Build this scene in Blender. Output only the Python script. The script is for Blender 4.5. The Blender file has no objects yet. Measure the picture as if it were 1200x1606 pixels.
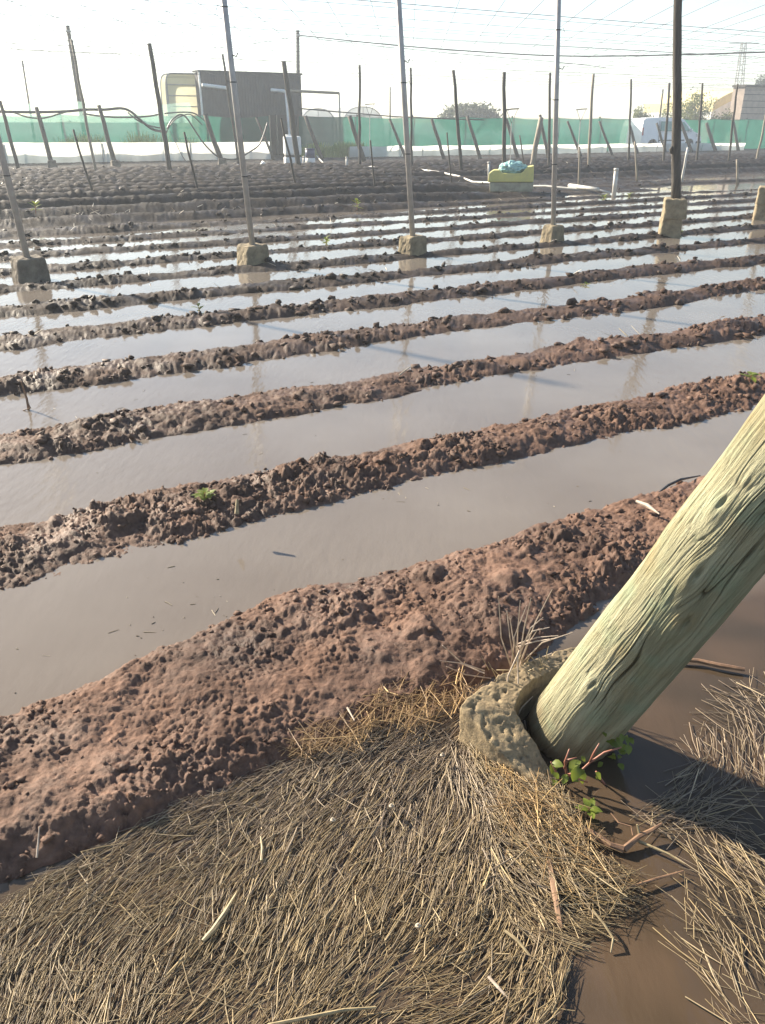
import bpy, math, random
import numpy as np
from mathutils import Vector, Matrix, noise as mnoise

random.seed(7)
rng = np.random.default_rng(11)
S = bpy.context.scene
COL = S.collection
R = math.radians

# ------------------------------------------------------------------ camera
CAM_H, F_PX, HORIZON = 1.5, 1250.0, 200.0
TILT = math.atan((803.0 - HORIZON) / F_PX)
cam_d = bpy.data.cameras.new('camera')
cam = bpy.data.objects.new('camera', cam_d)
COL.objects.link(cam)
cam.location = (0, 0, CAM_H)
cam.rotation_euler = (math.pi / 2 - TILT, 0, 0)
cam_d.sensor_fit = 'VERTICAL'
cam_d.sensor_height = 24.0
cam_d.lens = 24.0 * F_PX / 1606.0
cam_d.clip_start, cam_d.clip_end = 0.05, 2000
S.camera = cam

# ------------------------------------------------------------------ light
SUN_AZ, SUN_EL = R(53), R(28)          # left of the view direction, low
sun_dir = Vector((-math.sin(SUN_AZ) * math.cos(SUN_EL), math.cos(SUN_AZ) * math.cos(SUN_EL), math.sin(SUN_EL)))
W = bpy.data.worlds.new('World')
S.world = W
W.use_nodes = True
wn = W.node_tree.nodes
sky = wn.new('ShaderNodeTexSky')
sky.sky_type = 'NISHITA'
sky.sun_disc = False
sky.sun_elevation = SUN_EL
sky.sun_rotation = -SUN_AZ
sky.air_density, sky.dust_density, sky.ozone_density = 1.0, 0.7, 1.0
wn['Background'].inputs['Strength'].default_value = 0.068
W.node_tree.links.new(sky.outputs['Color'], wn['Background'].inputs['Color'])
sun_l = bpy.data.lights.new('sun', 'SUN')
sun_l.energy = 5.0
sun_l.angle = R(1.0)
sun_l.color = (1.0, 0.88, 0.70)
sun_o = bpy.data.objects.new('sun', sun_l)
COL.objects.link(sun_o)
sun_o.rotation_euler = sun_dir.to_track_quat('Z', 'Y').to_euler()
S.view_settings.view_transform = 'Standard'
S.view_settings.look = 'None'
S.view_settings.gamma = 1.0
S.view_settings.exposure = 1.65
S.view_settings.use_curve_mapping = False
S.cycles.volume_bounces = 1
S.cycles.max_bounces = 8
S.cycles.transparent_max_bounces = 12
S.cycles.sample_clamp_indirect = 6

# ------------------------------------------------------------------ picture <-> place
cT, sT = math.cos(TILT), math.sin(TILT)
ROW_A = R(29.3)                          # the furrows run this way in plan
ER = (math.cos(ROW_A), math.sin(ROW_A))
EN = (-math.sin(ROW_A), math.cos(ROW_A))

def ray(px, py):
    u, v = (px - 600.0) / F_PX, (py - 803.0) / F_PX
    return Vector((u, cT - v * sT, -sT - v * cT))
def gp(px, py, z=0.0):                   # where the line of sight meets height z
    d = ray(px, py)
    t = (z - CAM_H) / d.z
    return Vector((d.x * t, d.y * t, z))
def atY(px, py, Y):
    d = ray(px, py)
    t = Y / d.y
    return Vector((d.x * t, Y, CAM_H + d.z * t))
def atS(px, py, s):
    d = ray(px, py)
    t = s / (d.x * EN[0] + d.y * EN[1])
    return Vector((d.x * t, d.y * t, CAM_H + d.z * t))
def rs(x, y):
    return x * ER[0] + y * ER[1], x * EN[0] + y * EN[1]
def xy(r, s, z=0.0):
    return Vector((r * ER[0] + s * EN[0], r * ER[1] + s * EN[1], z))

# ------------------------------------------------------------------ noise
def _h(ix, iy, seed):
    with np.errstate(over='ignore'):
        n = (ix.astype(np.int64) * 374761393 + iy.astype(np.int64) * 668265263 + seed * 1274126177) & 0xffffffff
        n = ((n ^ (n >> 13)) * 1274126177) & 0xffffffff
        n = (n ^ (n >> 16)) & 0xffffffff
    return n.astype(np.float64) / 4294967295.0
def vn(x, y, seed=0):
    ix, iy = np.floor(x), np.floor(y)
    fx, fy = x - ix, y - iy
    fx = fx * fx * fx * (fx * (fx * 6 - 15) + 10)
    fy = fy * fy * fy * (fy * (fy * 6 - 15) + 10)
    a, b = _h(ix, iy, seed), _h(ix + 1, iy, seed)
    c, d = _h(ix, iy + 1, seed), _h(ix + 1, iy + 1, seed)
    return ((a * (1 - fx) + b * fx) * (1 - fy) + (c * (1 - fx) + d * fx) * fy) * 2 - 1
def fbm(x, y, seed=0, octs=4):
    t, a, s = 0.0, 0.5, 0
    for o in range(octs):
        t = t + a * vn(x, y, seed + o * 17)
        x, y, a = x * 2.03 + 3.1, y * 2.03 + 1.7, a * 0.5
    return t
def clods_h(x, y, scale, seed, fill=0.6):
    """rounded crumbs on a jittered grid, height 0..1"""
    x, y = x / scale, y / scale
    ix, iy = np.floor(x), np.floor(y)
    best = np.zeros_like(x)
    for dx in (-1, 0, 1):
        for dy in (-1, 0, 1):
            cx, cy = ix + dx, iy + dy
            px = cx + 0.1 + 0.8 * _h(cx, cy, seed)
            py = cy + 0.1 + 0.8 * _h(cx, cy, seed + 1)
            rr = 0.28 + 0.5 * _h(cx, cy, seed + 2)
            on = _h(cx, cy, seed + 3) < fill
            ang = _h(cx, cy, seed + 4) * 6.283
            ax, ay = x - px, y - py
            ux = ax * np.cos(ang) + ay * np.sin(ang)
            uy = -ax * np.sin(ang) + ay * np.cos(ang)
            d2 = (ux * ux + uy * uy * 1.8) / (rr * rr)
            h = np.where(on, np.sqrt(np.clip(1 - d2, 0, 1)) * rr * 1.4 * (1 + 0.35 * ux / rr), 0)
            best = np.maximum(best, h)
    return best
def sst(a, b, x):
    t = np.clip((x - a) / (b - a), 0, 1)
    return t * t * (3 - 2 * t)

S0, DS = 3.14, 1.21
def ground_parts(X, Y):
    r = X * ER[0] + Y * ER[1]
    s = X * EN[0] + Y * EN[1]
    k = np.round((s - S0) / DS)
    k = np.maximum(k, -1)
    c = S0 + DS * k + 0.06 * np.exp(-np.maximum(s - 11, 0) / 3.0) * vn(r * 0.55, k * 7.31, 5) + 0.025 * vn(r * 2.1, k * 3.3, 6)
    hw = 0.335 + 0.015 * np.exp(-np.maximum(k, 0) / 2.0) + 0.05 * vn(r * 0.8, k * 5.7, 8)
    H = 0.034 + 0.014 * np.exp(-np.maximum(k, 0) / 2.0) + 0.014 * vn(r * 0.7, k * 4.1, 9)
    near = k < -0.5
    c1 = 1.80 + 0.10 * sst(-0.1, 1.1, r) + 0.14 * sst(1.1, 2.5, r) + 0.03 * vn(r * 1.6, r * 0 + 2.2, 3)
    hw1 = 0.355 + 0.085 * sst(-0.1, 1.0, r) - 0.15 * sst(1.2, 2.4, r) + 0.04 * vn(r * 2.2, r * 0 + 9.2, 4)
    c, hw, H = np.where(near, c1, c), np.where(near, hw1, hw), np.where(near, 0.058, H)
    d = (s - c) / hw
    # flooded part, dry part beyond, the pool on the far right, plain earth at the fence
    dry = sst(12.6, 14.8, s + 0.7 * vn(r * 0.35, s * 0.5, 21) - 0.25 * np.clip(r - 1, -2, 11))
    pool = np.maximum(1 - ((r - 21.0) / 6.5) ** 2 - ((s - 16.3) / 1.5) ** 2, 1 - ((r - 26.0) / 7.0) ** 2 - ((s - 19.4) / 1.2) ** 2)
    pool = np.clip(pool + 0.45 * vn(r * 0.7, s * 1.1, 31), 0, 1)
    ad = np.abs(d)
    p = np.where(near, np.clip(1 - ad ** 4.5, 0, 1), np.clip(1 - ad ** 2.2, 0, 1))
    p = p * (1 - dry) + dry * np.clip(1 - 0.8 * ad ** 1.3, 0, 1)
    low = sst(11, 15, r) * sst(22.5, 20, s)
    base = -0.055 + 0.075 * dry
    amp = H - base + dry * (0.08 + 0.19 * sst(14.0, 19, s)) * (1 - 0.9 * low)
    amp = amp * (1 - 0.9 * sst(30, 36, s))
    h = base + amp * p
    pw = sst(0.05, 0.45, pool)
    h = h * (1 - pw) + (-0.03 + 0.028 * np.clip(vn(r * 1.2, s * 5.0, 41), 0, 1) * 1.3) * pw
    h = h + 0.10 * sst(34, 40, s)
    m = np.maximum(sst(0.10, 0.5, p) * (1 - 0.3 * dry), 0.55 * dry) * (1 - pw)
    return r, s, k, p, h, m, dry, near
def ground_h(X, Y, detail=True):
    X, Y = np.asarray(X, float), np.asarray(Y, float)
    r, s, k, p, h, m, dry, near = ground_parts(X, Y)
    h = h + 0.028 * fbm(X * 3.0, Y * 3.0, 50, 3) * (0.25 + 0.75 * m)
    if detail:
        patch = np.clip(0.55 + 0.9 * fbm(X * 2.6, Y * 2.6, 60, 3), 0.12, 1.2)
        wx, wy = X + 0.02 * vn(X * 25, Y * 25, 61), Y + 0.02 * vn(X * 25, Y * 25, 62)
        wx, wy = wx + 0.006 * vn(X * 90, Y * 90, 64), wy + 0.006 * vn(X * 90, Y * 90, 65)
        vary = np.clip(0.66 + 1.0 * fbm(X * 7, Y * 7, 68, 3), 0.34, 1.15)
        fine = np.maximum(patch, 0.55) * np.where(near, vary, 0.5 + 0.5 * vary)
        big = clods_h(wx, wy, 0.13, 75, 0.16)
        cr = patch * (np.where(near, 0.045, 0.035) * big + np.where(near, 0.010, 0.022) * clods_h(wx, wy, 0.075, 70, 0.30) + np.where(near, 0.013, 0.018) * clods_h(wx, wy, 0.030, 80, 0.34)) \
            + fine * (0.0105 * clods_h(wx, wy, 0.016, 90, 0.5) + 0.0085 * clods_h(X, Y, 0.0105, 95, 0.6)
                      + 0.009 * (1 - np.abs(vn(X * 23, Y * 23, 66))) ** 3 + 0.006 * (1 - np.abs(vn(X * 67, Y * 67, 67))) ** 3 + 0.006 * vn(X * 140, Y * 140, 69) - 0.008)
        h = h + cr * m * (0.6 + 0.4 * p) * np.where(near, 1, 0.75 + 0.25 * np.exp(-np.maximum(k, 0) / 3.0) + 0.2 * dry) + 0.012 * fbm(X * 16, Y * 16, 63, 4) * (0.2 + m)
    return h
def gz(x, y):
    return float(ground_h(np.array([x]), np.array([y]))[0])

# ------------------------------------------------------------------ materials
def mat(name, col, rough=0.7, col2=None, scale=8.0, bump=0.0, bscale=None, spec=0.5, metal=0.0, stretch=None, detail=5.0, lo=0.35, hi=0.65):
    m = bpy.data.materials.new(name)
    m.use_nodes = True
    nt = m.node_tree
    b = nt.nodes['Principled BSDF']
    b.inputs['Roughness'].default_value = rough
    b.inputs['Metallic'].default_value = metal
    b.inputs['Specular IOR Level'].default_value = spec
    tc = nt.nodes.new('ShaderNodeTexCoord')
    src = tc.outputs['Object']
    if stretch:
        mp = nt.nodes.new('ShaderNodeMapping')
        mp.inputs['Scale'].default_value = stretch
        nt.links.new(src, mp.inputs['Vector'])
        src = mp.outputs['Vector']
    no = nt.nodes.new('ShaderNodeTexNoise')
    no.inputs['Scale'].default_value = scale
    no.inputs['Detail'].default_value = detail
    no.inputs['Roughness'].default_value = 0.62
    nt.links.new(src, no.inputs['Vector'])
    rp = nt.nodes.new('ShaderNodeValToRGB')
    rp.color_ramp.elements[0].position, rp.color_ramp.elements[1].position = lo, hi
    c2 = col2 if col2 else tuple(v * 0.75 for v in col)
    rp.color_ramp.elements[0].color = (*c2, 1)
    rp.color_ramp.elements[1].color = (*col, 1)
    nt.links.new(no.outputs['Fac'], rp.inputs['Fac'])
    nt.links.new(rp.outputs['Color'], b.inputs['Base Color'])
    if bump:
        nb = nt.nodes.new('ShaderNodeTexNoise')
        nb.inputs['Scale'].default_value = bscale or scale * 4
        nb.inputs['Detail'].default_value = 6
        nb.inputs['Roughness'].default_value = 0.7
        nt.links.new(src, nb.inputs['Vector'])
        bp = nt.nodes.new('ShaderNodeBump')
        bp.inputs['Strength'].default_value = bump
        bp.inputs['Distance'].default_value = 0.01
        nt.links.new(nb.outputs['Fac'], bp.inputs['Height'])
        nt.links.new(bp.outputs['Normal'], b.inputs['Normal'])
    return m

def soil_material():
    m = mat('wet_red_soil', (0.190, 0.118, 0.086), 0.6, (0.092, 0.057, 0.043), 2.2, 0.55, 160.0, spec=0.2, detail=9)
    nt = m.node_tree
    b = nt.nodes['Principled BSDF']
    tc = nt.nodes['Texture Coordinate']
    n2 = nt.nodes.new('ShaderNodeTexNoise')
    n2.inputs['Scale'].default_value = 38.0
    n2.inputs['Detail'].default_value = 6
    nt.links.new(tc.outputs['Object'], n2.inputs['Vector'])
    rp = nt.nodes.new('ShaderNodeValToRGB')
    rp.color_ramp.elements[0].position, rp.color_ramp.elements[1].position = 0.3, 0.72
    rp.color_ramp.elements[0].color = (0.55, 0.50, 0.48, 1)
    rp.color_ramp.elements[1].color = (1.25, 1.18, 1.12, 1)
    nt.links.new(n2.outputs['Fac'], rp.inputs['Fac'])
    mx = nt.nodes.new('ShaderNodeMix')
    mx.data_type, mx.blend_type = 'RGBA', 'MULTIPLY'
    mx.inputs[0].default_value = 1.0
    old = b.inputs['Base Color'].links[0].from_socket
    nt.links.new(old, mx.inputs[6])
    nt.links.new(rp.outputs['Color'], mx.inputs[7])
    nt.links.new(mx.outputs[2], b.inputs['Base Color'])
    # red silt near; far tilth multiplied darker, backlit shade painted into its colour
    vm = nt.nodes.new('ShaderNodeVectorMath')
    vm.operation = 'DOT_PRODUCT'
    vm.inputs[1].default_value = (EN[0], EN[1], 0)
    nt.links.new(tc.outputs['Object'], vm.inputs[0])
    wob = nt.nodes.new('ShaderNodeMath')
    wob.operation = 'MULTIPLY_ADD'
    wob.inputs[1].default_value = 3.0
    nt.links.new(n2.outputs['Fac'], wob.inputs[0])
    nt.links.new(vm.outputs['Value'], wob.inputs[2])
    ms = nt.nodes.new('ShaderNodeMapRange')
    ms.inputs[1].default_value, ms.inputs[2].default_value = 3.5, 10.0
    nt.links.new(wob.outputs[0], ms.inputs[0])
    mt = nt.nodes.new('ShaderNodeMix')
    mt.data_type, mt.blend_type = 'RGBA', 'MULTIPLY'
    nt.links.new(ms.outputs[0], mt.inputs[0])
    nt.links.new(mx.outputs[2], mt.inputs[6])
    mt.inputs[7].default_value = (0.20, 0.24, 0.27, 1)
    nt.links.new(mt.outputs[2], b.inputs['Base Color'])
    # damp patches shine more
    n3 = nt.nodes.new('ShaderNodeTexNoise')
    n3.inputs['Scale'].default_value = 3.5
    n3.inputs['Detail'].default_value = 5
    nt.links.new(tc.outputs['Object'], n3.inputs['Vector'])
    mr = nt.nodes.new('ShaderNodeMapRange')
    mr.inputs[1].default_value, mr.inputs[2].default_value = 0.35, 0.65
    mr.inputs[3].default_value, mr.inputs[4].default_value = 0.45, 0.85
    nt.links.new(n3.outputs['Fac'], mr.inputs[0])
    nt.links.new(mr.outputs[0], b.inputs['Roughness'])
    return m

def water_material():
    m = bpy.data.materials.new('muddy_water')
    m.use_nodes = True
    nt = m.node_tree
    b = nt.nodes['Principled BSDF']
    b.inputs['Roughness'].default_value = 0.06
    b.inputs['IOR'].default_value = 1.33
    tc = nt.nodes.new('ShaderNodeTexCoord')
    no = nt.nodes.new('ShaderNodeTexNoise')
    no.inputs['Scale'].default_value = 0.9
    no.inputs['Detail'].default_value = 4
    nt.links.new(tc.outputs['Object'], no.inputs['Vector'])
    rp = nt.nodes.new('ShaderNodeValToRGB')
    rp.color_ramp.elements[0].position, rp.color_ramp.elements[1].position = 0.35, 0.7
    rp.color_ramp.elements[0].color = (0.138, 0.116, 0.096, 1)
    rp.color_ramp.elements[1].color = (0.182, 0.158, 0.134, 1)
    nt.links.new(no.outputs['Fac'], rp.inputs['Fac'])
    vm = nt.nodes.new('ShaderNodeVectorMath')
    vm.operation = 'DOT_PRODUCT'
    vm.inputs[1].default_value = (EN[0], EN[1], 0)
    nt.links.new(tc.outputs['Object'], vm.inputs[0])
    ms = nt.nodes.new('ShaderNodeMapRange')
    ms.inputs[1].default_value, ms.inputs[2].default_value = 1.45, 1.75
    nt.links.new(vm.outputs['Value'], ms.inputs[0])
    r2 = nt.nodes.new('ShaderNodeValToRGB')
    r2.color_ramp.elements[0].position, r2.color_ramp.elements[1].position = 0.38, 0.66
    r2.color_ramp.elements[0].color = (0.048, 0.036, 0.024, 1)
    r2.color_ramp.elements[1].color = (0.082, 0.056, 0.037, 1)
    n2 = nt.nodes.new('ShaderNodeTexNoise')
    n2.inputs['Scale'].default_value = 3.0
    nt.links.new(tc.outputs['Object'], n2.inputs['Vector'])
    nt.links.new(n2.outputs['Fac'], r2.inputs['Fac'])
    mx = nt.nodes.new('ShaderNodeMix')
    mx.data_type = 'RGBA'
    nt.links.new(ms.outputs[0], mx.inputs[0])
    nt.links.new(r2.outputs['Color'], mx.inputs[6])
    nt.links.new(rp.outputs['Color'], mx.inputs[7])
    nt.links.new(mx.outputs[2], b.inputs['Base Color'])
    mp = nt.nodes.new('ShaderNodeMapping')
    mp.inputs['Rotation'].default_value = (0, 0, -R(60))
    mp.inputs['Scale'].default_value = (1.0, 0.35, 1.0)
    nt.links.new(tc.outputs['Object'], mp.inputs['Vector'])
    nb = nt.nodes.new('ShaderNodeTexNoise')
    nb.inputs['Scale'].default_value = 22.0
    nb.inputs['Detail'].default_value = 3
    nt.links.new(mp.outputs['Vector'], nb.inputs['Vector'])
    nm = nt.nodes.new('ShaderNodeTexNoise')
    nm.inputs['Scale'].default_value = 0.7
    nt.links.new(tc.outputs['Object'], nm.inputs['Vector'])
    mr = nt.nodes.new('ShaderNodeMapRange')
    mr.inputs[1].default_value, mr.inputs[2].default_value = 0.4, 0.65
    mr.inputs[3].default_value, mr.inputs[4].default_value = 0.12, 0.5
    nt.links.new(nm.outputs['Fac'], mr.inputs[0])
    bp = nt.nodes.new('ShaderNodeBump')
    bp.inputs['Distance'].default_value = 0.006
    nt.links.new(mr.outputs[0], bp.inputs['Strength'])
    nt.links.new(nb.outputs['Fac'], bp.inputs['Height'])
    nt.links.new(bp.outputs['Normal'], b.inputs['Normal'])
    return m

def straw_material(name='straw', attr='tone'):
    m = bpy.data.materials.new(name)
    m.use_nodes = True
    nt = m.node_tree
    b = nt.nodes['Principled BSDF']
    b.inputs['Roughness'].default_value = 0.4
    at = nt.nodes.new('ShaderNodeAttribute')
    at.attribute_name = attr
    no = nt.nodes.new('ShaderNodeTexNoise')
    no.inputs['Scale'].default_value = 60
    tc = nt.nodes.new('ShaderNodeTexCoord')
    nt.links.new(tc.outputs['Object'], no.inputs['Vector'])
    mr = nt.nodes.new('ShaderNodeMapRange')
    mr.inputs[3].default_value, mr.inputs[4].default_value = 0.7, 1.25
    nt.links.new(no.outputs['Fac'], mr.inputs[0])
    mx = nt.nodes.new('ShaderNodeMix')
    mx.data_type, mx.blend_type = 'RGBA', 'MULTIPLY'
    mx.inputs[0].default_value = 1
    nt.links.new(at.outputs['Color'], mx.inputs[6])
    nt.links.new(mr.outputs[0], mx.inputs[7])
    nt.links.new(mx.outputs[2], b.inputs['Base Color'])
    return m

def sheet_material(name, col, clear, translucent=0.6, noise_scale=3.0, weave=None):
    """thin net or plastic film: some light passes straight through, some glows through"""
    m = bpy.data.materials.new(name)
    m.use_nodes = True
    nt = m.node_tree
    nt.nodes.remove(nt.nodes['Principled BSDF'])
    out = nt.nodes['Material Output']
    tc = nt.nodes.new('ShaderNodeTexCoord')
    no = nt.nodes.new('ShaderNodeTexNoise')
    no.inputs['Scale'].default_value = noise_scale
    no.inputs['Detail'].default_value = 5
    nt.links.new(tc.outputs['Object'], no.inputs['Vector'])
    rp = nt.nodes.new('ShaderNodeValToRGB')
    rp.color_ramp.elements[0].position, rp.color_ramp.elements[1].position = 0.3, 0.7
    rp.color_ramp.elements[0].color = (*[v * 0.72 for v in col], 1)
    rp.color_ramp.elements[1].color = (*col, 1)
    nt.links.new(no.outputs['Fac'], rp.inputs['Fac'])
    di, tl, tr = nt.nodes.new('ShaderNodeBsdfDiffuse'), nt.nodes.new('ShaderNodeBsdfTranslucent'), nt.nodes.new('ShaderNodeBsdfTransparent')
    nt.links.new(rp.outputs['Color'], di.inputs['Color'])
    nt.links.new(rp.outputs['Color'], tl.inputs['Color'])
    m1, m2 = nt.nodes.new('ShaderNodeMixShader'), nt.nodes.new('ShaderNodeMixShader')
    m1.inputs[0].default_value = translucent
    nt.links.new(di.outputs[0], m1.inputs[1])
    nt.links.new(tl.outputs[0], m1.inputs[2])
    m2.inputs[0].default_value = clear
    nt.links.new(m1.outputs[0], m2.inputs[1])
    nt.links.new(tr.outputs[0], m2.inputs[2])
    nt.links.new(m2.outputs[0], out.inputs['Surface'])
    return m

def leaf_material(name, col, col2):
    m = mat(name, col, 0.5, col2, 14.0, spec=0.4)
    nt = m.node_tree
    b = nt.nodes['Principled BSDF']
    tl = nt.nodes.new('ShaderNodeBsdfTranslucent')
    tl.inputs['Color'].default_value = (col[0] * 1.3, col[1] * 1.3, col[2] * 0.8, 1)
    mx = nt.nodes.new('ShaderNodeMixShader')
    mx.inputs[0].default_value = 0.35
    nt.links.new(b.outputs[0], mx.inputs[1])
    nt.links.new(tl.outputs[0], mx.inputs[2])
    nt.links.new(mx.outputs[0], nt.nodes['Material Output'].inputs['Surface'])
    return m

M = {
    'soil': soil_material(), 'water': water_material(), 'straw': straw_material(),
    'dark_wood': mat('weathered_wood', (0.09, 0.078, 0.064), 0.85, (0.038, 0.032, 0.026), 5.0, 0.5, 30, stretch=(6, 6, 0.7)),
    'pale_wood': mat('bleached_wood', (0.34, 0.29, 0.22), 0.75, (0.19, 0.16, 0.12), 5.0, 0.4, 30, stretch=(6, 6, 0.7)),
    'steel': mat('galvanised_steel', (0.46, 0.44, 0.41), 0.45, (0.36, 0.34, 0.32), 9.0, 0.08, 60, metal=0.15),
    'concrete': mat('rough_concrete', (0.31, 0.25, 0.155), 0.9, (0.17, 0.135, 0.085), 9.0, 0.9, 60),
    'grey_concrete': mat('damp_concrete', (0.19, 0.16, 0.12), 0.88, (0.10, 0.082, 0.06), 9.0, 0.8, 60),
    'old_concrete': mat('crumbled_concrete', (0.33, 0.25, 0.145), 0.95, (0.18, 0.135, 0.08), 45.0, 0.45, 140),
    'wire': mat('wire', (0.06, 0.06, 0.06), 0.5, metal=0.2),
    'hose': mat('black_hose', (0.035, 0.036, 0.038), 0.45, (0.022, 0.022, 0.022)),
    'pvc': mat('white_pipe', (0.60, 0.58, 0.53), 0.5, (0.42, 0.40, 0.35), 4.0),
    'net': sheet_material('green_shade_net', (0.022, 0.14, 0.105), 0.12, 0.55, 1.2),
    'net_fine': sheet_material('pale_gauze', (0.45, 0.72, 0.62), 0.62, 0.5, 1.2),
    'skirt': sheet_material('white_plastic_film', (0.88, 0.89, 0.86), 0.03, 0.75, 1.0),
    'cream': sheet_material('cream_plastic_film', (0.72, 0.69, 0.50), 0.0, 0.3, 0.8),
    'film': sheet_material('tunnel_film', (0.70, 0.74, 0.74), 0.25, 0.5, 0.8),
    'shed': mat('dark_grey_sheeting', (0.05, 0.053, 0.06), 0.85, (0.034, 0.036, 0.042), 1.5, 0.3, 12),
    'dark': mat('inside_shade', (0.02, 0.02, 0.022), 0.9),
    'van': mat('white_car_paint', (0.80, 0.81, 0.82), 0.28, (0.77, 0.78, 0.79), 2.0),
    'glass': mat('window_painted_green', (0.16, 0.34, 0.27), 0.08, (0.10, 0.22, 0.18), 1.0),  # green of the net behind the van, painted into opaque panes
    'tyre': mat('tyre_rubber', (0.022, 0.022, 0.022), 0.8),
    'rim': mat('wheel_rim', (0.38, 0.38, 0.39), 0.4, metal=0.6),
    'lamp_clear': mat('headlight_lens', (0.65, 0.66, 0.66), 0.15),
    'lamp_red': mat('tail_light_lens', (0.42, 0.03, 0.03), 0.2),
    'yellow': mat('faded_yellow_plastic', (0.62, 0.56, 0.16), 0.5, (0.50, 0.46, 0.16), 4.0),
    'greywhite': mat('dirty_tub_base', (0.36, 0.34, 0.24), 0.6, (0.22, 0.20, 0.15), 6.0),
    'bag': mat('turquoise_plastic', (0.38, 0.62, 0.58), 0.4, (0.18, 0.36, 0.36), 14.0),
    'blue': mat('navy_drum', (0.035, 0.05, 0.13), 0.4),
    'white': mat('white_paint', (0.80, 0.80, 0.78), 0.55, (0.68, 0.68, 0.65), 3.0),
    'brownwall': mat('brown_block_wall', (0.40, 0.32, 0.26), 0.9, (0.29, 0.23, 0.19), 3.0, 0.3),
    'yellowwall': mat('pale_yellow_wall', (0.72, 0.62, 0.33), 0.85, (0.62, 0.53, 0.28), 3.0),
    'leaf': leaf_material('fresh_leaf', (0.19, 0.235, 0.035), (0.10, 0.135, 0.022)),
    'redstem': mat('red_stem', (0.34, 0.14, 0.09), 0.5, (0.22, 0.09, 0.06)),
    'bush_leaf': leaf_material('dull_evergreen_leaf', (0.038, 0.052, 0.028), (0.02, 0.03, 0.018)),
    'tree_leaf': leaf_material('olive_leaf', (0.135, 0.155, 0.06), (0.07, 0.09, 0.035)),
    'grass': leaf_material('verge_grass', (0.26, 0.36, 0.10), (0.16, 0.24, 0.06)),
    'bark': mat('tree_bark', (0.14, 0.11, 0.085), 0.9),
    'twig': mat('dead_twig', (0.26, 0.15, 0.085), 0.7, (0.13, 0.075, 0.045), 30),
    'drygrass': mat('bleached_stalk', (0.52, 0.43, 0.34), 0.6, (0.34, 0.27, 0.21), 40),
    'reed': mat('pale_reed', (0.36, 0.285, 0.155), 0.6, (0.19, 0.145, 0.08), 45),
    'shell': mat('snail_shell', (0.46, 0.40, 0.31), 0.6, (0.27, 0.22, 0.16), 60),
    'hill': mat('far_hill', (0.30, 0.33, 0.33), 1.0),
}

# ------------------------------------------------------------------ object helpers
def tag(o, label=None, cat=None, group=None, kind=None):
    for k, v in (('label', label), ('category', cat), ('group', group), ('kind', kind)):
        if v:
            o[k] = v
    return o
def thing(name, loc, label, cat, group=None):
    o = bpy.data.objects.new(name, None)
    COL.objects.link(o)
    o.location = loc
    o.empty_display_size = 0.1
    return tag(o, label, cat, group)

class MB:
    def __init__(self):
        self.v, self.f = [], []
    def add(self, vs, fs):
        b = len(self.v)
        self.v += [tuple(p) for p in vs]
        self.f += [tuple(i + b for i in f) for f in fs]
        return self
    def box(self, c, size, rot=0.0, taper=1.0, jit=0.0):
        sx, sy, sz = (v / 2 for v in size)
        ca, sa = math.cos(rot), math.sin(rot)
        vs = []
        for z in (-1, 1):
            t = taper if z > 0 else 1
            for x, y in ((-1, -1), (1, -1), (1, 1), (-1, 1)):
                px, py = x * sx * t, y * sy * t
                j = [random.uniform(-jit, jit) for _ in range(3)]
                vs.append((c[0] + px * ca - py * sa + j[0], c[1] + px * sa + py * ca + j[1], c[2] + z * sz + j[2]))
        return self.add(vs, [(3, 2, 1, 0), (4, 5, 6, 7), (0, 1, 5, 4), (1, 2, 6, 5), (2, 3, 7, 6), (3, 0, 4, 7)])
    def tube(self, pts, rad, n=8, jit=0.0):
        pts = [Vector(p) for p in pts]
        if not hasattr(rad, '__len__'):
            rad = [rad] * len(pts)
        vs, fs = [], []
        t0 = (pts[1] - pts[0]).normalized()
        a = t0.orthogonal().normalized()
        for i, p in enumerate(pts):
            t = (pts[min(i + 1, len(pts) - 1)] - pts[max(i - 1, 0)]).normalized()
            a = (a - t * a.dot(t)).normalized()
            b = t.cross(a)
            for j in range(n):
                q = 2 * math.pi * j / n
                rr = rad[i] * (1 + random.uniform(-jit, jit))
                vs.append(p + (a * math.cos(q) + b * math.sin(q)) * rr)
        for i in range(len(pts) - 1):
            for j in range(n):
                k = (j + 1) % n
                fs.append((i * n + j, i * n + k, (i + 1) * n + k, (i + 1) * n + j))
        fs.append(tuple(range(n - 1, -1, -1)))
        fs.append(tuple((len(pts) - 1) * n + j for j in range(n)))
        return self.add(vs, fs)
    def prism(self, poly, d):                   # polygon of 3-D points pushed along d
        n = len(poly)
        poly = [Vector(p) for p in poly]
        vs = poly + [p + Vector(d) for p in poly]
        fs = [tuple(range(n)), tuple(range(2 * n - 1, n - 1, -1))]
        fs += [(i + n, (i + 1) % n + n, (i + 1) % n, i) for i in range(n)]
        return self.add(vs, fs)
    def build(self, name, material, parent=None, smooth=False, bevel=0.0):
        me = bpy.data.meshes.new(name)
        if parent is not None:
            w = Vector((0, 0, 0))
            q = parent
            while q is not None:
                w += q.location
                q = q.parent
            vs = [(p[0] - w.x, p[1] - w.y, p[2] - w.z) for p in self.v]
        else:
            vs = self.v
        me.from_pydata(vs, [], self.f)
        me.update()
        if smooth:
            me.polygons.foreach_set('use_smooth', [True] * len(me.polygons))
        me.materials.append(M[material] if isinstance(material, str) else material)
        o = bpy.data.objects.new(name, me)
        COL.objects.link(o)
        o.parent = parent
        if bevel:
            bv = o.modifiers.new('bevel', 'BEVEL')
            bv.width, bv.segments = bevel, 2
        return o

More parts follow.
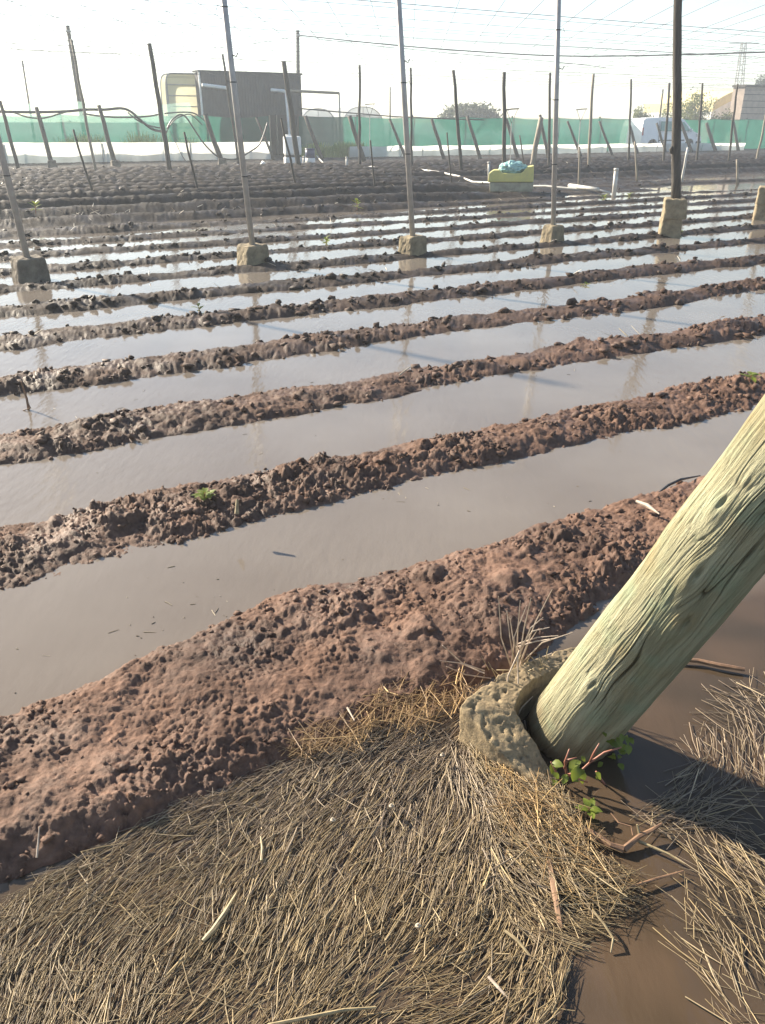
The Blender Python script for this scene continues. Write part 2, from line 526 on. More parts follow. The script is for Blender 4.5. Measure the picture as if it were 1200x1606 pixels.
def np_mesh(name, V, F, material, smooth=False):
    me = bpy.data.meshes.new(name)
    n, k = F.shape
    me.vertices.add(len(V))
    me.vertices.foreach_set('co', np.ascontiguousarray(V, dtype=np.float32).ravel())
    me.loops.add(n * k)
    me.loops.foreach_set('vertex_index', np.ascontiguousarray(F, dtype=np.int32).ravel())
    me.polygons.add(n)
    me.polygons.foreach_set('loop_start', np.arange(0, n * k, k, dtype=np.int32))
    if smooth:
        me.polygons.foreach_set('use_smooth', np.ones(n, dtype=bool))
    me.update(calc_edges=True)
    me.materials.append(M[material])
    o = bpy.data.objects.new(name, me)
    COL.objects.link(o)
    return o
def sag(a, b, drop, n=10):
    a, b = Vector(a), Vector(b)
    return [a.lerp(b, i / n) - Vector((0, 0, drop * 4 * (i / n) * (1 - i / n))) for i in range(n + 1)]
ORD = ['first', 'second', 'third', 'fourth', 'fifth', 'sixth', 'seventh', 'eighth', 'ninth', 'tenth', 'eleventh',
       'twelfth', 'thirteenth', 'fourteenth', 'fifteenth', 'sixteenth', 'seventeenth', 'eighteenth', 'nineteenth', 'twentieth']

# ================================================================== SETTING
# --- soil: one sheet, fine near the camera and coarse towards the horizon
def build_ground():
    ys = np.concatenate([np.array([-50, -20, -8, -3, -1, 0.0, 0.3]), np.linspace(0.5, 0.88, 24), 0.9 * np.exp(np.linspace(0, math.log(5 / 0.9), 590)), 5.03 * np.exp(np.linspace(0, math.log(62 / 5.03), 400)), np.array([66, 75, 90, 120, 170, 235])])
    half = 430
    t = np.linspace(-1, 1, 2 * half + 1)
    out = np.array([1.06, 1.15, 1.3, 1.6, 2.2, 3.5, 6.0])
    t = np.concatenate([-out[::-1], t, out])
    Yg, Tg = np.meshgrid(ys, t, indexing='ij')
    wid = 0.60 * np.maximum(Yg, 0) + 0.85
    Xg = Tg * wid
    far = np.abs(Tg) > 1.0
    Xg = np.where(far, np.sign(Tg) * (wid + (np.abs(Tg) - 1) / 5.0 * (205 - np.minimum(wid, 150))), Xg)
    X, Y = Xg.ravel(), Yg.ravel()
    Z = ground_h(X, Y)
    Z = np.where(Y < 0.4, np.minimum(Z, 0.03), Z)
    ny, nx = Yg.shape
    idx = np.arange(ny * nx).reshape(ny, nx)
    F = np.stack([idx[:-1, :-1], idx[:-1, 1:], idx[1:, 1:], idx[1:, :-1]], -1).reshape(-1, 4)
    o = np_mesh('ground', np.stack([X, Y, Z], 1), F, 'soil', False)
    tag(o, kind='structure')
build_ground()
wm = MB()
wm.add([xy(-60, -8, 0), xy(90, -8, 0), xy(90, 24, 0), xy(-60, 24, 0)], [(0, 1, 2, 3)])
tag(wm.build('flood_water', 'water'), kind='structure')

# --- loose crumbs of earth along the ridges
def ico():
    t = (1 + 5 ** 0.5) / 2
    v = np.array([(-1, t, 0), (1, t, 0), (-1, -t, 0), (1, -t, 0), (0, -1, t), (0, 1, t), (0, -1, -t), (0, 1, -t), (t, 0, -1), (t, 0, 1), (-t, 0, -1), (-t, 0, 1)], float)
    v /= np.linalg.norm(v[0])
    f = np.array([(0, 11, 5), (0, 5, 1), (0, 1, 7), (0, 7, 10), (0, 10, 11), (1, 5, 9), (5, 11, 4), (11, 10, 2), (10, 7, 6), (7, 1, 8),
                  (3, 9, 4), (3, 4, 2), (3, 2, 6), (3, 6, 8), (3, 8, 9), (4, 9, 5), (2, 4, 11), (6, 2, 10), (8, 6, 7), (9, 8, 1)])
    return v, f
def scatter_lumps(name, X, Y, Z, rad, material, flat=0.7, jag=0.55):
    v, f = ico()
    n = len(X)
    sc = rad[:, None] * (0.6 + 0.8 * rng.random((n, 3)))
    sc[:, 2] *= flat
    P = v[None] * sc[:, None, :] * (1 + jag * (rng.random((n, 12, 1)) * 2 - 1))
    a = rng.random(n) * 6.283
    ca, sa = np.cos(a)[:, None], np.sin(a)[:, None]
    px = P[:, :, 0] * ca - P[:, :, 1] * sa + X[:, None]
    py = P[:, :, 0] * sa + P[:, :, 1] * ca + Y[:, None]
    pz = P[:, :, 2] + Z[:, None]
    V = np.stack([px, py, pz], -1).reshape(-1, 3)
    F = (f[None] + (np.arange(n) * 12)[:, None, None]).reshape(-1, 3)
    return np_mesh(name, V, F, material)
def crumbs():
    n = 38000
    Y = 1.2 * np.exp(rng.random(n) * math.log(34 / 1.2))
    X = (rng.random(n) * 2 - 1) * (0.58 * Y + 0.6)
    r, s, k, p, h, m, dry, near = ground_parts(X, Y)
    patch = 0.45 + 0.9 * fbm(X * 2.6, Y * 2.6, 60, 3)
    keep = (m > 0.15) & (rng.random(n) < np.clip(m * patch * 1.2 - 0.05, 0.03, 1) * np.where(near, 0.45, 0.8) * (1 - 0.5 * dry)) & (s > 1.45)
    X, Y = X[keep], Y[keep]
    Z = ground_h(X, Y)
    rad = (0.004 + 0.014 * rng.random(len(X)) ** 2.4) * np.clip(Y / 3.0, 0.75, 2.6)
    ok = Z > -0.01
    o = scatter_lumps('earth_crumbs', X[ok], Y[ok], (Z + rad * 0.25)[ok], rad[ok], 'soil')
    tag(o, 'loose reddish crumbs of wet earth scattered over the ridges', 'earth', kind='stuff')
crumbs()

# --- pale plant litter lying on the dry far rows
def strands(name, P0, D, L, wid, lift, tone, material='straw', bend=0.035):
    """many thin three-sided stalks in one mesh. P0 base, D unit dir (n,3), L length"""
    n = len(P0)
    side = np.stack([-D[:, 1], D[:, 0], np.zeros(n)], 1)
    side /= np.maximum(np.linalg.norm(side, axis=1, keepdims=True), 1e-6)
    up = np.cross(D, side) * -1
    up = np.where(up[:, 2:3] < 0, -up, up)
    bn = (rng.random(n) * 2 - 1)[:, None] * bend
    V = np.zeros((n, 9, 3))
    for i, t in enumerate((0.0, 0.5, 1.0)):
        c = P0 + D * (L * t)[:, None] + side * bn * (L * (t * (1 - t) * 4))[:, None] + np.array([0, 0, 1])[None] * (lift * t)[:, None]
        w = (wid * (1.0, 1.0, 0.55)[i])[:, None]
        V[:, i * 3 + 0] = c + side * w * 0.5
        V[:, i * 3 + 1] = c - side * w * 0.5
        V[:, i * 3 + 2] = c + up * w * 0.55
    q = []
    for i in range(2):
        for j in range(3):
            k = (j + 1) % 3
            q.append((i * 3 + j, i * 3 + k, (i + 1) * 3 + k, (i + 1) * 3 + j))
    q = np.array(q)
    F = (q[None] + (np.arange(n) * 9)[:, None, None]).reshape(-1, 4)
    o = np_mesh(name, V.reshape(-1, 3), F, material)
    ca = o.data.color_attributes.new('tone', 'FLOAT_COLOR', 'POINT')
    c4 = np.ones((n, 9, 4), dtype=np.float32)
    c4[:, :, :3] = tone[:, None, :]
    ca.data.foreach_set('color', c4.ravel())
    return o
def tones(n, pal, spread=0.22):
    pal = np.array(pal)
    c = pal[rng.integers(0, len(pal), n)] * (1 + spread * (rng.random((n, 1)) * 2 - 1))
    return c
def litter():
    n = 2600
    Y = 5 * np.exp(rng.random(n) * math.log(40 / 5))
    X = (rng.random(n) * 2 - 1) * (0.56 * Y)
    r, s, k, p, h, m, dry, near = ground_parts(X, Y)
    keep = (h > 0.02) & (fbm(X * 0.8, Y * 0.8, 77, 3) > -0.05) & (s < 37) & ((s > 12.5) | (rng.random(n) < 0.3))
    X, Y = X[keep], Y[keep]
    Z = ground_h(X, Y) + 0.012
    n = len(X)
    a = rng.random(n) * 6.283
    D = np.stack([np.cos(a), np.sin(a), np.full(n, 0.25)], 1)
    D /= np.linalg.norm(D, axis=1, keepdims=True)
    o = strands('field_litter', np.stack([X, Y, Z], 1), D, 0.04 + 0.12 * rng.random(n), 0.004 + 0.012 * rng.random(n), 0.04 * rng.random(n),
                tones(n, [(0.42, 0.36, 0.27), (0.3, 0.24, 0.17), (0.5, 0.46, 0.38)]))
    tag(o, 'bits of pale dead stalk littering the dry far rows', 'plant litter', kind='stuff')
litter()

# ================================================================== FOREGROUND
def project(X, Y, Z):
    dx, dy, dz = X, Y, Z - CAM_H
    dep = dy * cT - dz * sT
    up = dy * sT + dz * cT
    return 600 + F_PX * dx / dep, 803 - F_PX * up / dep
def inside(px, py, poly):
    r_ = np.zeros(len(px), bool)
    n = len(poly)
    for i in range(n):
        x1, y1 = poly[i]
        x2, y2 = poly[(i + 1) % n]
        c = ((y1 > py) != (y2 > py)) & (px < (x2 - x1) * (py - y1) / (y2 - y1 + 1e-9) + x1)
        r_ ^= c
    return r_
MAT_LEFT = [(-260, 1560), (-60, 1440), (120, 1345), (260, 1268), (420, 1208), (560, 1150), (700, 1112), (745, 1165), (800, 1225), (860, 1258),
            (895, 1310), (965, 1345), (985, 1400), (930, 1450), (890, 1500), (862, 1606), (840, 1850), (-260, 1850)]
MAT_RIGHT = [(1330, 1010), (1185, 1050), (1140, 1085), (1085, 1140), (1075, 1200), (1040, 1250), (1000, 1290), (1060, 1330), (1075, 1400), (1050, 1450), (1100, 1530), (1120, 1606), (1130, 1850), (1330, 1850)]
ANG = np.array([(100, 1400, 25), (300, 1300, 28), (500, 1230, 30), (650, 1180, 40), (30, 1550, 56), (60, 1470, 44), (180, 1460, 52), (150, 1550, 60), (300, 1560, 62), (350, 1450, 58), (450, 1520, 64), (500, 1400, 60), (600, 1500, 63),
                (700, 1300, 72), (750, 1230, 112), (820, 1300, 128), (750, 1450, 55), (700, 1560, 30), (850, 1420, 140), (910, 1380, 152), (930, 1420, 160), (830, 1540, 60),
                (1120, 1110, 155), (1150, 1170, 100), (1120, 1250, 30), (1120, 1350, 130), (1150, 1500, 122), (1090, 1450, 140), (1180, 1320, 165)], float)
def image_angle(px, py):
    a = np.radians(ANG[:, 2])
    w = 1.0 / ((px[:, None] - ANG[None, :, 0]) ** 2 + (py[:, None] - ANG[None, :, 1]) ** 2 + 900) ** 1.5
    return 0.5 * np.arctan2((w * np.sin(2 * a)).sum(1), (w * np.cos(2 * a)).sum(1))
def straw_field(name, poly, n, box, spread, loose, pal_far, pal_near, label, thin=0.0, lmin=0.03, lmax=0.11, zl=0.012, z0=0.0):
    X = box[0] + (box[1] - box[0]) * rng.random(n)
    Y = box[2] + (box[3] - box[2]) * rng.random(n)
    px, py = project(X, Y, np.zeros(n) + 0.01)
    wob = 14 * vn(X * 14, Y * 14, 120)
    keep = inside(px + wob, py + 14 * vn(X * 14, Y * 14, 121), poly)
    if thin:
        keep &= (fbm(X * 5, Y * 5, 130, 3) > rng.random(n) * thin - 0.42)
    X, Y, px, py = X[keep], Y[keep], px[keep], py[keep]
    n = len(X)
    a = image_angle(px, py) + np.radians(spread) * rng.standard_normal(n) + 0.35 * vn(X * 6, Y * 6, 140)
    rnd = rng.random(n) < loose
    a = np.where(rnd, rng.random(n) * 6.283, a)
    # image direction -> direction on the water
    def gpn(x, y):
        u, v = (x - 600) / F_PX, (y - 803) / F_PX
        dz = -sT - v * cT
        t = -CAM_H / dz
        return u * t, (cT - v * sT) * t
    x1, y1 = gpn(px + 6 * np.cos(a), py - 6 * np.sin(a))
    x0, y0 = gpn(px, py)
    D = np.stack([x1 - x0, y1 - y0, np.zeros(n)], 1)
    D /= np.linalg.norm(D, axis=1, keepdims=True)
    D[:, 2] = np.where(rnd, 0.14, 0.03) * (rng.random(n) - 0.4)
    L = lmin + (lmax - lmin) * rng.random(n) ** 1.5
    edge = 0.012 * np.clip(fbm(X * 7, Y * 7, 150, 3) + 0.25, 0, 1)
    Z = z0 + 0.001 + zl * rng.random(n) + edge - (0 if z0 else 1) * 0.016 * np.clip(0.15 + 1.3 * fbm(X * 3.1, Y * 3.1, 155, 3), 0, 1) * 0.6
    P0 = np.stack([X, Y, Z], 1) - D * (L * 0.5)[:, None]
    P0[:, 2] = np.maximum(P0[:, 2], -0.006)
    near = np.clip((py - 1180) / 260, 0, 1)
    pick = rng.random(n) < near
    t = np.where(pick[:, None], tones(n, pal_near, 0.3), tones(n, pal_far, 0.3)) * np.array([1.34, 1.27, 1.15])[None]
    stout = rng.random(n) < 0.03
    t = np.where(stout[:, None], t * 1.35, t)
    o = strands(name, P0, D, L, 0.0010 + 0.0020 * rng.random(n) ** 2.2 + np.where(stout, 0.0016, 0), 0.004 * (rng.random(n) - 0.3), t)
    return tag(o, label, 'straw', kind='stuff')
GOLD = [(0.245, 0.195, 0.115), (0.20, 0.155, 0.09), (0.30, 0.245, 0.155), (0.15, 0.115, 0.07), (0.235, 0.195, 0.13), (0.11, 0.083, 0.054), (0.20, 0.165, 0.12)]
GREY = [(0.20, 0.165, 0.13), (0.25, 0.205, 0.155), (0.14, 0.112, 0.09), (0.30, 0.25, 0.18), (0.10, 0.08, 0.066)]
straw_field('straw_mat', MAT_LEFT, 40000, (-1.6, 0.75, 0.55, 1.95), 13, 0.14, GREY, GOLD, 'thick mat of drowned straw floating across the bottom left')
straw_field('straw_raft', MAT_RIGHT, 9000, (0.35, 1.4, 0.55, 2.05), 17, 0.16, GREY, GOLD, 'thinner raft of straw floating right of the thick log', thin=1.1, lmin=0.05, lmax=0.16, zl=0.01)
# straw caught on the edge of the ridge and heaped in front of the footing
HEAP = [(430, 1185), (520, 1120), (620, 1075), (730, 1050), (745, 1100), (720, 1125), (600, 1150), (470, 1200)]
straw_field('straw_tangle', HEAP, 9000, (-0.6, 0.6, 1.3, 2.1), 30, 0.30, [(0.26, 0.18, 0.10), (0.36, 0.26, 0.14), (0.15, 0.10, 0.06)], GOLD,
            'brown straw tangled against the near earth ridge beside the concrete', lmin=0.05, lmax=0.15, zl=0.045)
MOUND = [(760, 1190), (860, 1240), (990, 1370), (960, 1420), (870, 1400), (800, 1300)]
straw_field('straw_heap', MOUND, 9000, (0.1, 0.9, 1.0, 1.8), 26, 0.25, [(0.36, 0.26, 0.13), (0.24, 0.16, 0.08), (0.13, 0.09, 0.05)], GOLD,
            'heaped brown straw below the foot of the leaning log', lmin=0.06, lmax=0.15, zl=0.035)

straw_field('straw_drape', [(730, 1150), (765, 1172), (815, 1212), (868, 1240), (905, 1262), (880, 1290), (800, 1262), (745, 1200)], 5200, (0.1, 0.9, 1.2, 1.9), 28, 0.2, GOLD, GOLD,
            'brown straw draped over the front lip of the concrete collar', lmin=0.05, lmax=0.14, zl=0.014, z0=0.010)
# bits of straw and scum adrift in the furrows
def drift():
    n = 5200
    Y = 1.6 * np.exp(rng.random(n) * math.log(9 / 1.6))
    X = (rng.random(n) * 2 - 1) * (0.56 * Y + 0.2)
    r, s, k, p, h, m, dry, near = ground_parts(X, Y)
    d = np.abs((s - S0) / DS - np.round((s - S0) / DS))
    keep = (h < -0.02) & (s > 2.0) & ((rng.random(n) < 0.10) | (fbm(X * 1.3, Y * 1.3, 301, 3) > 0.22)) & (rng.random(n) < 0.22)
    X, Y = X[keep], Y[keep]
    n = len(X)
    a = rng.random(n) * 6.283
    D = np.stack([np.cos(a), np.sin(a), np.zeros(n)], 1)
    o = strands('drifting_straw', np.stack([X, Y, np.full(n, .001)], 1), D, 0.004 + 0.04 * rng.random(n) ** 3, 0.001 + 0.003 * rng.random(n), np.zeros(n), tones(n, GOLD + [(0.4, 0.34, 0.25)]))
    tag(o, 'scraps of straw and scum adrift in the flooded furrows', 'straw', kind='stuff')
drift()

# --- the thick leaning log
LOG_A, LOG_B = Vector((0.524, 1.69, 0.061)), Vector((0.745, 1.541, 0.69))
def build_log():
    axis = (LOG_B - LOG_A).normalized()
    zq = axis.to_track_quat('Z', 'Y')
    nt_ = 430
    ls = np.concatenate([np.linspace(-0.09, 0.95, 480), np.linspace(0.97, 3.0, 50)])
    th = np.linspace(-math.pi, math.pi, nt_, endpoint=False)
    th = th - 0.55 * np.sin(th)                           # finer towards the camera
    rot = np.array(zq.to_matrix())
    # measure the angle from the side that faces the camera so the seam lies behind
    tocam = np.array(Vector((0, 0, CAM_H)) - LOG_A)
    lc = rot.T @ tocam
    phi0 = math.atan2(lc[1], lc[0])
    Lg, Tg = np.meshgrid(ls, th, indexing='ij')
    d = (Tg + math.pi) % (2 * math.pi) - math.pi         # -pi..pi, 0 faces the camera
    v = d * 0.113
    knots = [(0.50, 0.045, 1.0), (0.20, -0.028, 0.6), (0.62, 0.0, 0.9), (0.78, -0.05, 0.7)]
    vw, kb = v.copy(), np.zeros_like(v)
    for kl, kv, ks in knots:
        e = np.exp(-(((Lg - kl) / (0.085 * ks)) ** 2 + ((v - kv) / (0.032 * ks)) ** 2))
        vw = vw - 0.8 * (v - kv) * e
        kb += 0.010 * ks * np.exp(-(((Lg - kl) / (0.05 * ks)) ** 2 + ((v - kv) / (0.026 * ks)) ** 2))
        kb -= 0.012 * ks * np.exp(-(((Lg - kl - 0.02) / (0.022 * ks)) ** 2 + ((v - kv - 0.004) / (0.007 * ks)) ** 2))
    vw = vw + 0.010 * vn(Lg * 3.3, v * 9, 201) + 0.004 * vn(Lg * 11, v * 20, 202)
    rad = 0.113 * (1 + 0.03 * vn(Lg * 2.4, np.cos(d) * 1.2 + 3, 203) + 0.02 * vn(Lg * 6.0, np.sin(d) * 2 + 8, 204)) + kb
    c1 = vn(vw * 52, Lg * 2.4, 210) + 0.25 * vn(vw * 110, Lg * 9, 218)
    msk = sst(-0.1, 0.4, vn(vw * 17, Lg * 3.4, 211))
    cr = np.exp(-np.abs(c1 / 0.085) ** 1.5) * msk
    c2 = vn(vw * 120, Lg * 6.5, 212)
    cr2 = np.exp(-(c2 / 0.13) ** 2) * sst(-0.3, 0.4, vn(vw * 40, Lg * 7, 213))
    rad = rad - 0.0075 * cr - 0.0018 * cr2 + 0.0009 * vn(vw * 300, Lg * 16, 214) + 0.0008 * vn(vw * 90, Lg * 3, 215)
    rad = rad - 0.012 * sst(-0.055, -0.10, Lg) * (1 + vn(d * 6, Lg * 30, 216))
    X = rad * np.cos(Tg + phi0)
    Y = rad * np.sin(Tg + phi0)
    V = np.stack([X, Y, Lg], -1).reshape(-1, 3)
    nl = len(ls)
    idx = np.arange(nl * nt_).reshape(nl, nt_)
    nx = np.roll(idx, -1, 1)
    F = np.stack([idx[:-1], nx[:-1], nx[1:], idx[1:]], -1).reshape(-1, 4)
    # end caps as fans of quads
    V = np.concatenate([V, [[0, 0, ls[0]], [0, 0, ls[-1]]]])
    cb, ct = nl * nt_, nl * nt_ + 1
    j = np.arange(0, nt_, 2)
    caps = np.concatenate([np.stack([np.full(len(j), cb), idx[0, (j + 2) % nt_], idx[0, (j + 1) % nt_], idx[0, j]], 1),
                           np.stack([np.full(len(j), ct), idx[-1, j], idx[-1, (j + 1) % nt_], idx[-1, (j + 2) % nt_]], 1)])
    F = np.concatenate([F, caps])
    m = mat('treated_log', (0.345, 0.332, 0.222), 0.85, (0.225, 0.212, 0.132), 34.0, 0.9, 120, stretch=(1, 1, 0.09), spec=0.12, lo=0.40, hi=0.60)
    nt = m.node_tree
    b = nt.nodes['Principled BSDF']
    old = b.inputs['Base Color'].links[0].from_socket
    tc = nt.nodes['Texture Coordinate']
    def blend(prev, scale, lo, hi, col, fac):
        no = nt.nodes.new('ShaderNodeTexNoise')
        no.inputs['Scale'].default_value = scale
        no.inputs['Detail'].default_value = 5
        nt.links.new(tc.outputs['Object'], no.inputs['Vector'])
        mr = nt.nodes.new('ShaderNodeMapRange')
        mr.inputs[1].default_value, mr.inputs[2].default_value = lo, hi
        mr.inputs[3].default_value, mr.inputs[4].default_value = 0.0, fac
        nt.links.new(no.outputs['Fac'], mr.inputs[0])
        mx = nt.nodes.new('ShaderNodeMix')
        mx.data_type = 'RGBA'
        nt.links.new(mr.outputs[0], mx.inputs[0])
        nt.links.new(prev, mx.inputs[6])
        mx.inputs[7].default_value = (*col, 1)
        return mx.outputs[2]
    c = blend(old, 9.0, 0.5, 0.75, (0.23, 0.30, 0.20), 0.7)       # blue-green patches of old preservative
    c = blend(c, 6.0, 0.52, 0.72, (0.26, 0.19, 0.09), 0.6)        # tan patches
    # brown stain of the foot, where it stands in wet earth
    sp = nt.nodes.new('ShaderNodeSeparateXYZ')
    nt.links.new(tc.outputs['Object'], sp.inputs[0])
    no = nt.nodes.new('ShaderNodeTexNoise')
    no.inputs['Scale'].default_value = 14
    nt.links.new(tc.outputs['Object'], no.inputs['Vector'])
    ad = nt.nodes.new('ShaderNodeMath')
    ad.operation = 'MULTIPLY_ADD'
    ad.inputs[1].default_value = 0.16
    nt.links.new(no.outputs['Fac'], ad.inputs[0])
    nt.links.new(sp.outputs['Z'], ad.inputs[2])
    mr = nt.nodes.new('ShaderNodeMapRange')
    mr.inputs[1].default_value, mr.inputs[2].default_value = 0.16, 0.02
    mr.inputs[3].default_value, mr.inputs[4].default_value = 0.0, 0.75
    nt.links.new(ad.outputs[0], mr.inputs[0])
    mx = nt.nodes.new('ShaderNodeMix')
    mx.data_type = 'RGBA'
    nt.links.new(mr.outputs[0], mx.inputs[0])
    nt.links.new(c, mx.inputs[6])
    mx.inputs[7].default_value = (0.13, 0.08, 0.04, 1)
    # the wood inside the splits is old and dark
    at = nt.nodes.new('ShaderNodeAttribute')
    at.attribute_name = 'split'
    m3 = nt.nodes.new('ShaderNodeMix')
    m3.data_type = 'RGBA'
    nt.links.new(at.outputs['Fac'], m3.inputs[0])
    nt.links.new(mx.outputs[2], m3.inputs[6])
    m3.inputs[7].default_value = (0.07, 0.055, 0.03, 1)
    nt.links.new(m3.outputs[2], b.inputs['Base Color'])
    M['log'] = m
    o = np_mesh('leaning_log', V, F, 'log', True)
    sp_ = o.data.attributes.new('split', 'FLOAT', 'POINT')
    sp_.data.foreach_set('value', np.concatenate([np.clip(0.85 * cr ** 1.5 + 0.3 * cr2 ** 2, 0, 1).ravel(), [0, 0]]).astype(np.float32))
    o.location = LOG_A
    o.rotation_mode = 'QUATERNION'
    o.rotation_quaternion = zq
    tag(o, 'thick greenish weathered log leaning out of the water at right', 'post')
build_log()

# --- broken concrete collar round its foot
def build_footing():
    outer = [(862, 1244, .012), (815, 1205, .045), (768, 1160, .085), (722, 1106, .125), (752, 1080, .135), (786, 1060, .135), (828, 1040, .12), (868, 1022, .10), (925, 1010, .07)]
    inner = [(880, 1232, .004), (858, 1198, .03), (832, 1156, .07), (806, 1112, .11), (810, 1094, .12), (818, 1080, .12), (838, 1066, .11), (864, 1052, .095), (915, 1040, .07)]
    op = [gp(*p) for p in outer]
    ip = [gp(*p) for p in inner]
    nu, nvv = 150, 34
    def samp(pts, t):
        x = t * (len(pts) - 1)
        i = min(int(x), len(pts) - 2)
        return pts[i].lerp(pts[i + 1], x - i)
    vs, prof = [], []
    for i in range(nu + 1):
        t = i / nu
        a, b = samp(op, t), samp(ip, t)
        row = []
        for j in range(14):
            row.append(Vector((a.x, a.y, -0.06 + (a.z + 0.06) * j / 14)))
        for j in range(nvv + 1):
            q = a.lerp(b, j / nvv)
            row.append(q)
        for j in range(1, 7):
            row.append(Vector((b.x, b.y, b.z - (b.z + 0.12) * j / 6)))
        for w, p in enumerate(row):
            n3 = mnoise.noise_vector(p * 18) * 0.006 + mnoise.noise_vector(p * 55) * 0.0028 + mnoise.noise_vector(p * 140) * 0.0016
            pit = max(0, mnoise.noise(p * 85) - 0.3) * 0.022
            vs.append(p + n3 - Vector((0, 0, pit)))
    m = 14 + nvv + 1 + 6
    fs = [(i * m + j, i * m + j + 1, (i + 1) * m + j + 1, (i + 1) * m + j) for i in range(nu) for j in range(m - 1)]
    fs.append(tuple(range(m - 1, -1, -1)))
    fs.append(tuple(nu * m + j for j in range(m)))
    t = MB()
    t.add(vs, fs)
    o = t.build('concrete_footing', 'old_concrete', None, True)
    import bmesh
    bm = bmesh.new()
    bm.from_mesh(o.data)
    bmesh.ops.recalc_face_normals(bm, faces=bm.faces)
    bm.to_mesh(o.data)
    bm.free()
    tag(o, 'broken yellowish concrete collar at the foot of the leaning log', 'concrete block')
build_footing()

# --- tuft of bleached stalks behind the collar
def build_tuft():
    b0 = gp(805, 1062, 0.10)
    t = thing('dry_grass_tuft', b0, 'bleached wiry grass tuft sprouting behind the broken concrete collar', 'dry grass')
    fans = [[(808, 1050), (800, 1000), (795, 958)], [(805, 1055), (786, 1000), (782, 935)], [(810, 1055), (812, 990), (816, 942)], [(812, 1050), (822, 985), (833, 938)],
            [(812, 1050), (840, 975), (866, 924)], [(812, 1035), (832, 985), (852, 968)], [(812, 1020), (835, 990), (862, 984)], [(812, 1010), (842, 1000), (876, 997)],
            [(810, 1015), (840, 1006), (872, 1001)], [(815, 1060), (806, 1000), (826, 950)], [(818, 1040), (850, 1008), (898, 992)], [(800, 1055), (806, 1010), (800, 970)],
            [(815, 1045), (828, 1010), (845, 985)], [(806, 1062), (796, 1030), (790, 1010)], [(822, 1052), (838, 1036), (866, 1024)], [(760, 1052), (725, 1040), (694, 1012)],
            [(760, 1056), (722, 1040), (690, 1036)], [(770, 1064), (730, 1058), (700, 1045)]]
    hang = [[(815, 1020), (797, 1060), (794, 1090), (800, 1140)], [(812, 1030), (813, 1085), (806, 1140), (789, 1216)], [(800, 1145), (818, 1110), (836, 1092)], [(823, 1130), (826, 1150), (821, 1176)]]
    for st in fans:
        y0 = 1.93
        n = len(st)
        p = [atY(x, y, y0 - 0.02 * i + random.uniform(-.03, .03)) for i, (x, y) in enumerate(st)]
        q = [p[0].lerp(p[1], a) if a <= 1 else p[1].lerp(p[2], a - 1) for a in (0, .5, 1, 1.5, 2)]
        q[1] = q[1].lerp((q[0] + q[2]) / 2, .5)
        MB().tube(q, [.0022, .0021, .002, .0017, .001], 5).build('stalk', 'drygrass', t)
    for st in hang:
        p = [atY(x, y, 1.80 - 0.0006 * (y - 1020)) for x, y in st]
        MB().tube(p, [.0022] * (len(p) - 1) + [.0012], 5).build('stalk', 'drygrass', t)
    for i in range(26):                     # the short brown stubble at its heart
        x, y = random.gauss(822, 24), random.gauss(1050, 9)
        a = gp(x, y, 0.10)
        d = Vector((random.uniform(-.035, .035), random.uniform(-.03, .02), random.uniform(.01, .05)))
        MB().tube([a, a + d * .6, a + d], [.0016, .0014, .0008], 4).build('stalk', 'reed', t)
build_tuft()

# --- leaves and weeds
def leaf_mesh(mb, base, d, up, L, wd, fold=0.25, curl=0.3):
    d = d.normalized()
    side = d.cross(up).normalized()
    n = side.cross(d).normalized()
    rows = [(0, .08), (.25, .8), (.5, 1), (.78, .66), (1, .04)]
    vs, fs = [], []
    for t, w in rows:
        c = base + d * (L * t) - n * (curl * L * t * t)
        vs += [c - side * wd * w * .5 + n * wd * w * fold * .5, c, c + side * wd * w * .5 + n * wd * w * fold * .5]
    for i in range(len(rows) - 1):
        a = i * 3
        fs += [(a, a + 1, a + 4, a + 3), (a + 1, a + 2, a + 5, a + 4)]
    mb.add(vs, fs)
def weed(name, loc, label, n=9, size=0.06, upright=0.5, cat='weed', group=None, mt='leaf', rosette=True):
    t = thing(name, loc, label, cat, group)
    st = MB()
    top = Vector(loc) + Vector((random.uniform(-.2, .2) * size, 0, size * upright))
    st.tube([Vector(loc) - Vector((0, 0, .01)), (Vector(loc) + top) / 2, top], [size * .05, size * .045, size * .03], 5)
    st.build('stem', 'redstem' if mt == 'leaf' else 'drygrass', t)
    for i in range(n):
        a = 2.4 * i + random.uniform(-.3, .3)
        f = i / max(n - 1, 1)
        b = Vector(loc).lerp(top, .25 + .75 * f)
        d = Vector((math.cos(a), math.sin(a), .25 + .9 * f * upright + random.uniform(-.1, .25)))
        mb = MB()
        leaf_mesh(mb, b, d, Vector((0, 0, 1)), size * random.uniform(.55, 1.0) * (1 - .35 * f), size * random.uniform(.28, .45), curl=random.uniform(.1, .5))
        mb.build('leaf', mt, t, True)
    return t
def ground_at(px, py, lift=0.0):
    p = gp(px, py, 0.10)
    for _ in range(5):
        p = gp(px, py, gz(p.x, p.y))
    return p + Vector((0, 0, lift))
weed('weed', ground_at(320, 785), 'pale green rosette weed on the second ridge at left', 13, 0.085, 0.45)
weed('weed', ground_at(1176, 596), 'bright green weed on the ridge above the leaning log', 9, 0.09, 0.4)
weed('weed', ground_at(56, 334), 'yellowish green seedling on the far rows at left', 9, 0.20, 0.8)
weed('weed', ground_at(513, 388), 'small seedling between the second and third metal posts', 9, 0.15, 0.8)
weed('weed', ground_at(560, 330), 'thin seedling on the dry rows left of the third metal post', 8, 0.20, 0.9)
weed('weed', ground_at(945, 318), 'yellow green seedling left of the wooden post on blocks', 9, 0.20, 0.7)
weed('weed', ground_at(986, 312), 'low leafy seedling just left of the wooden post', 9, 0.20, 0.5)
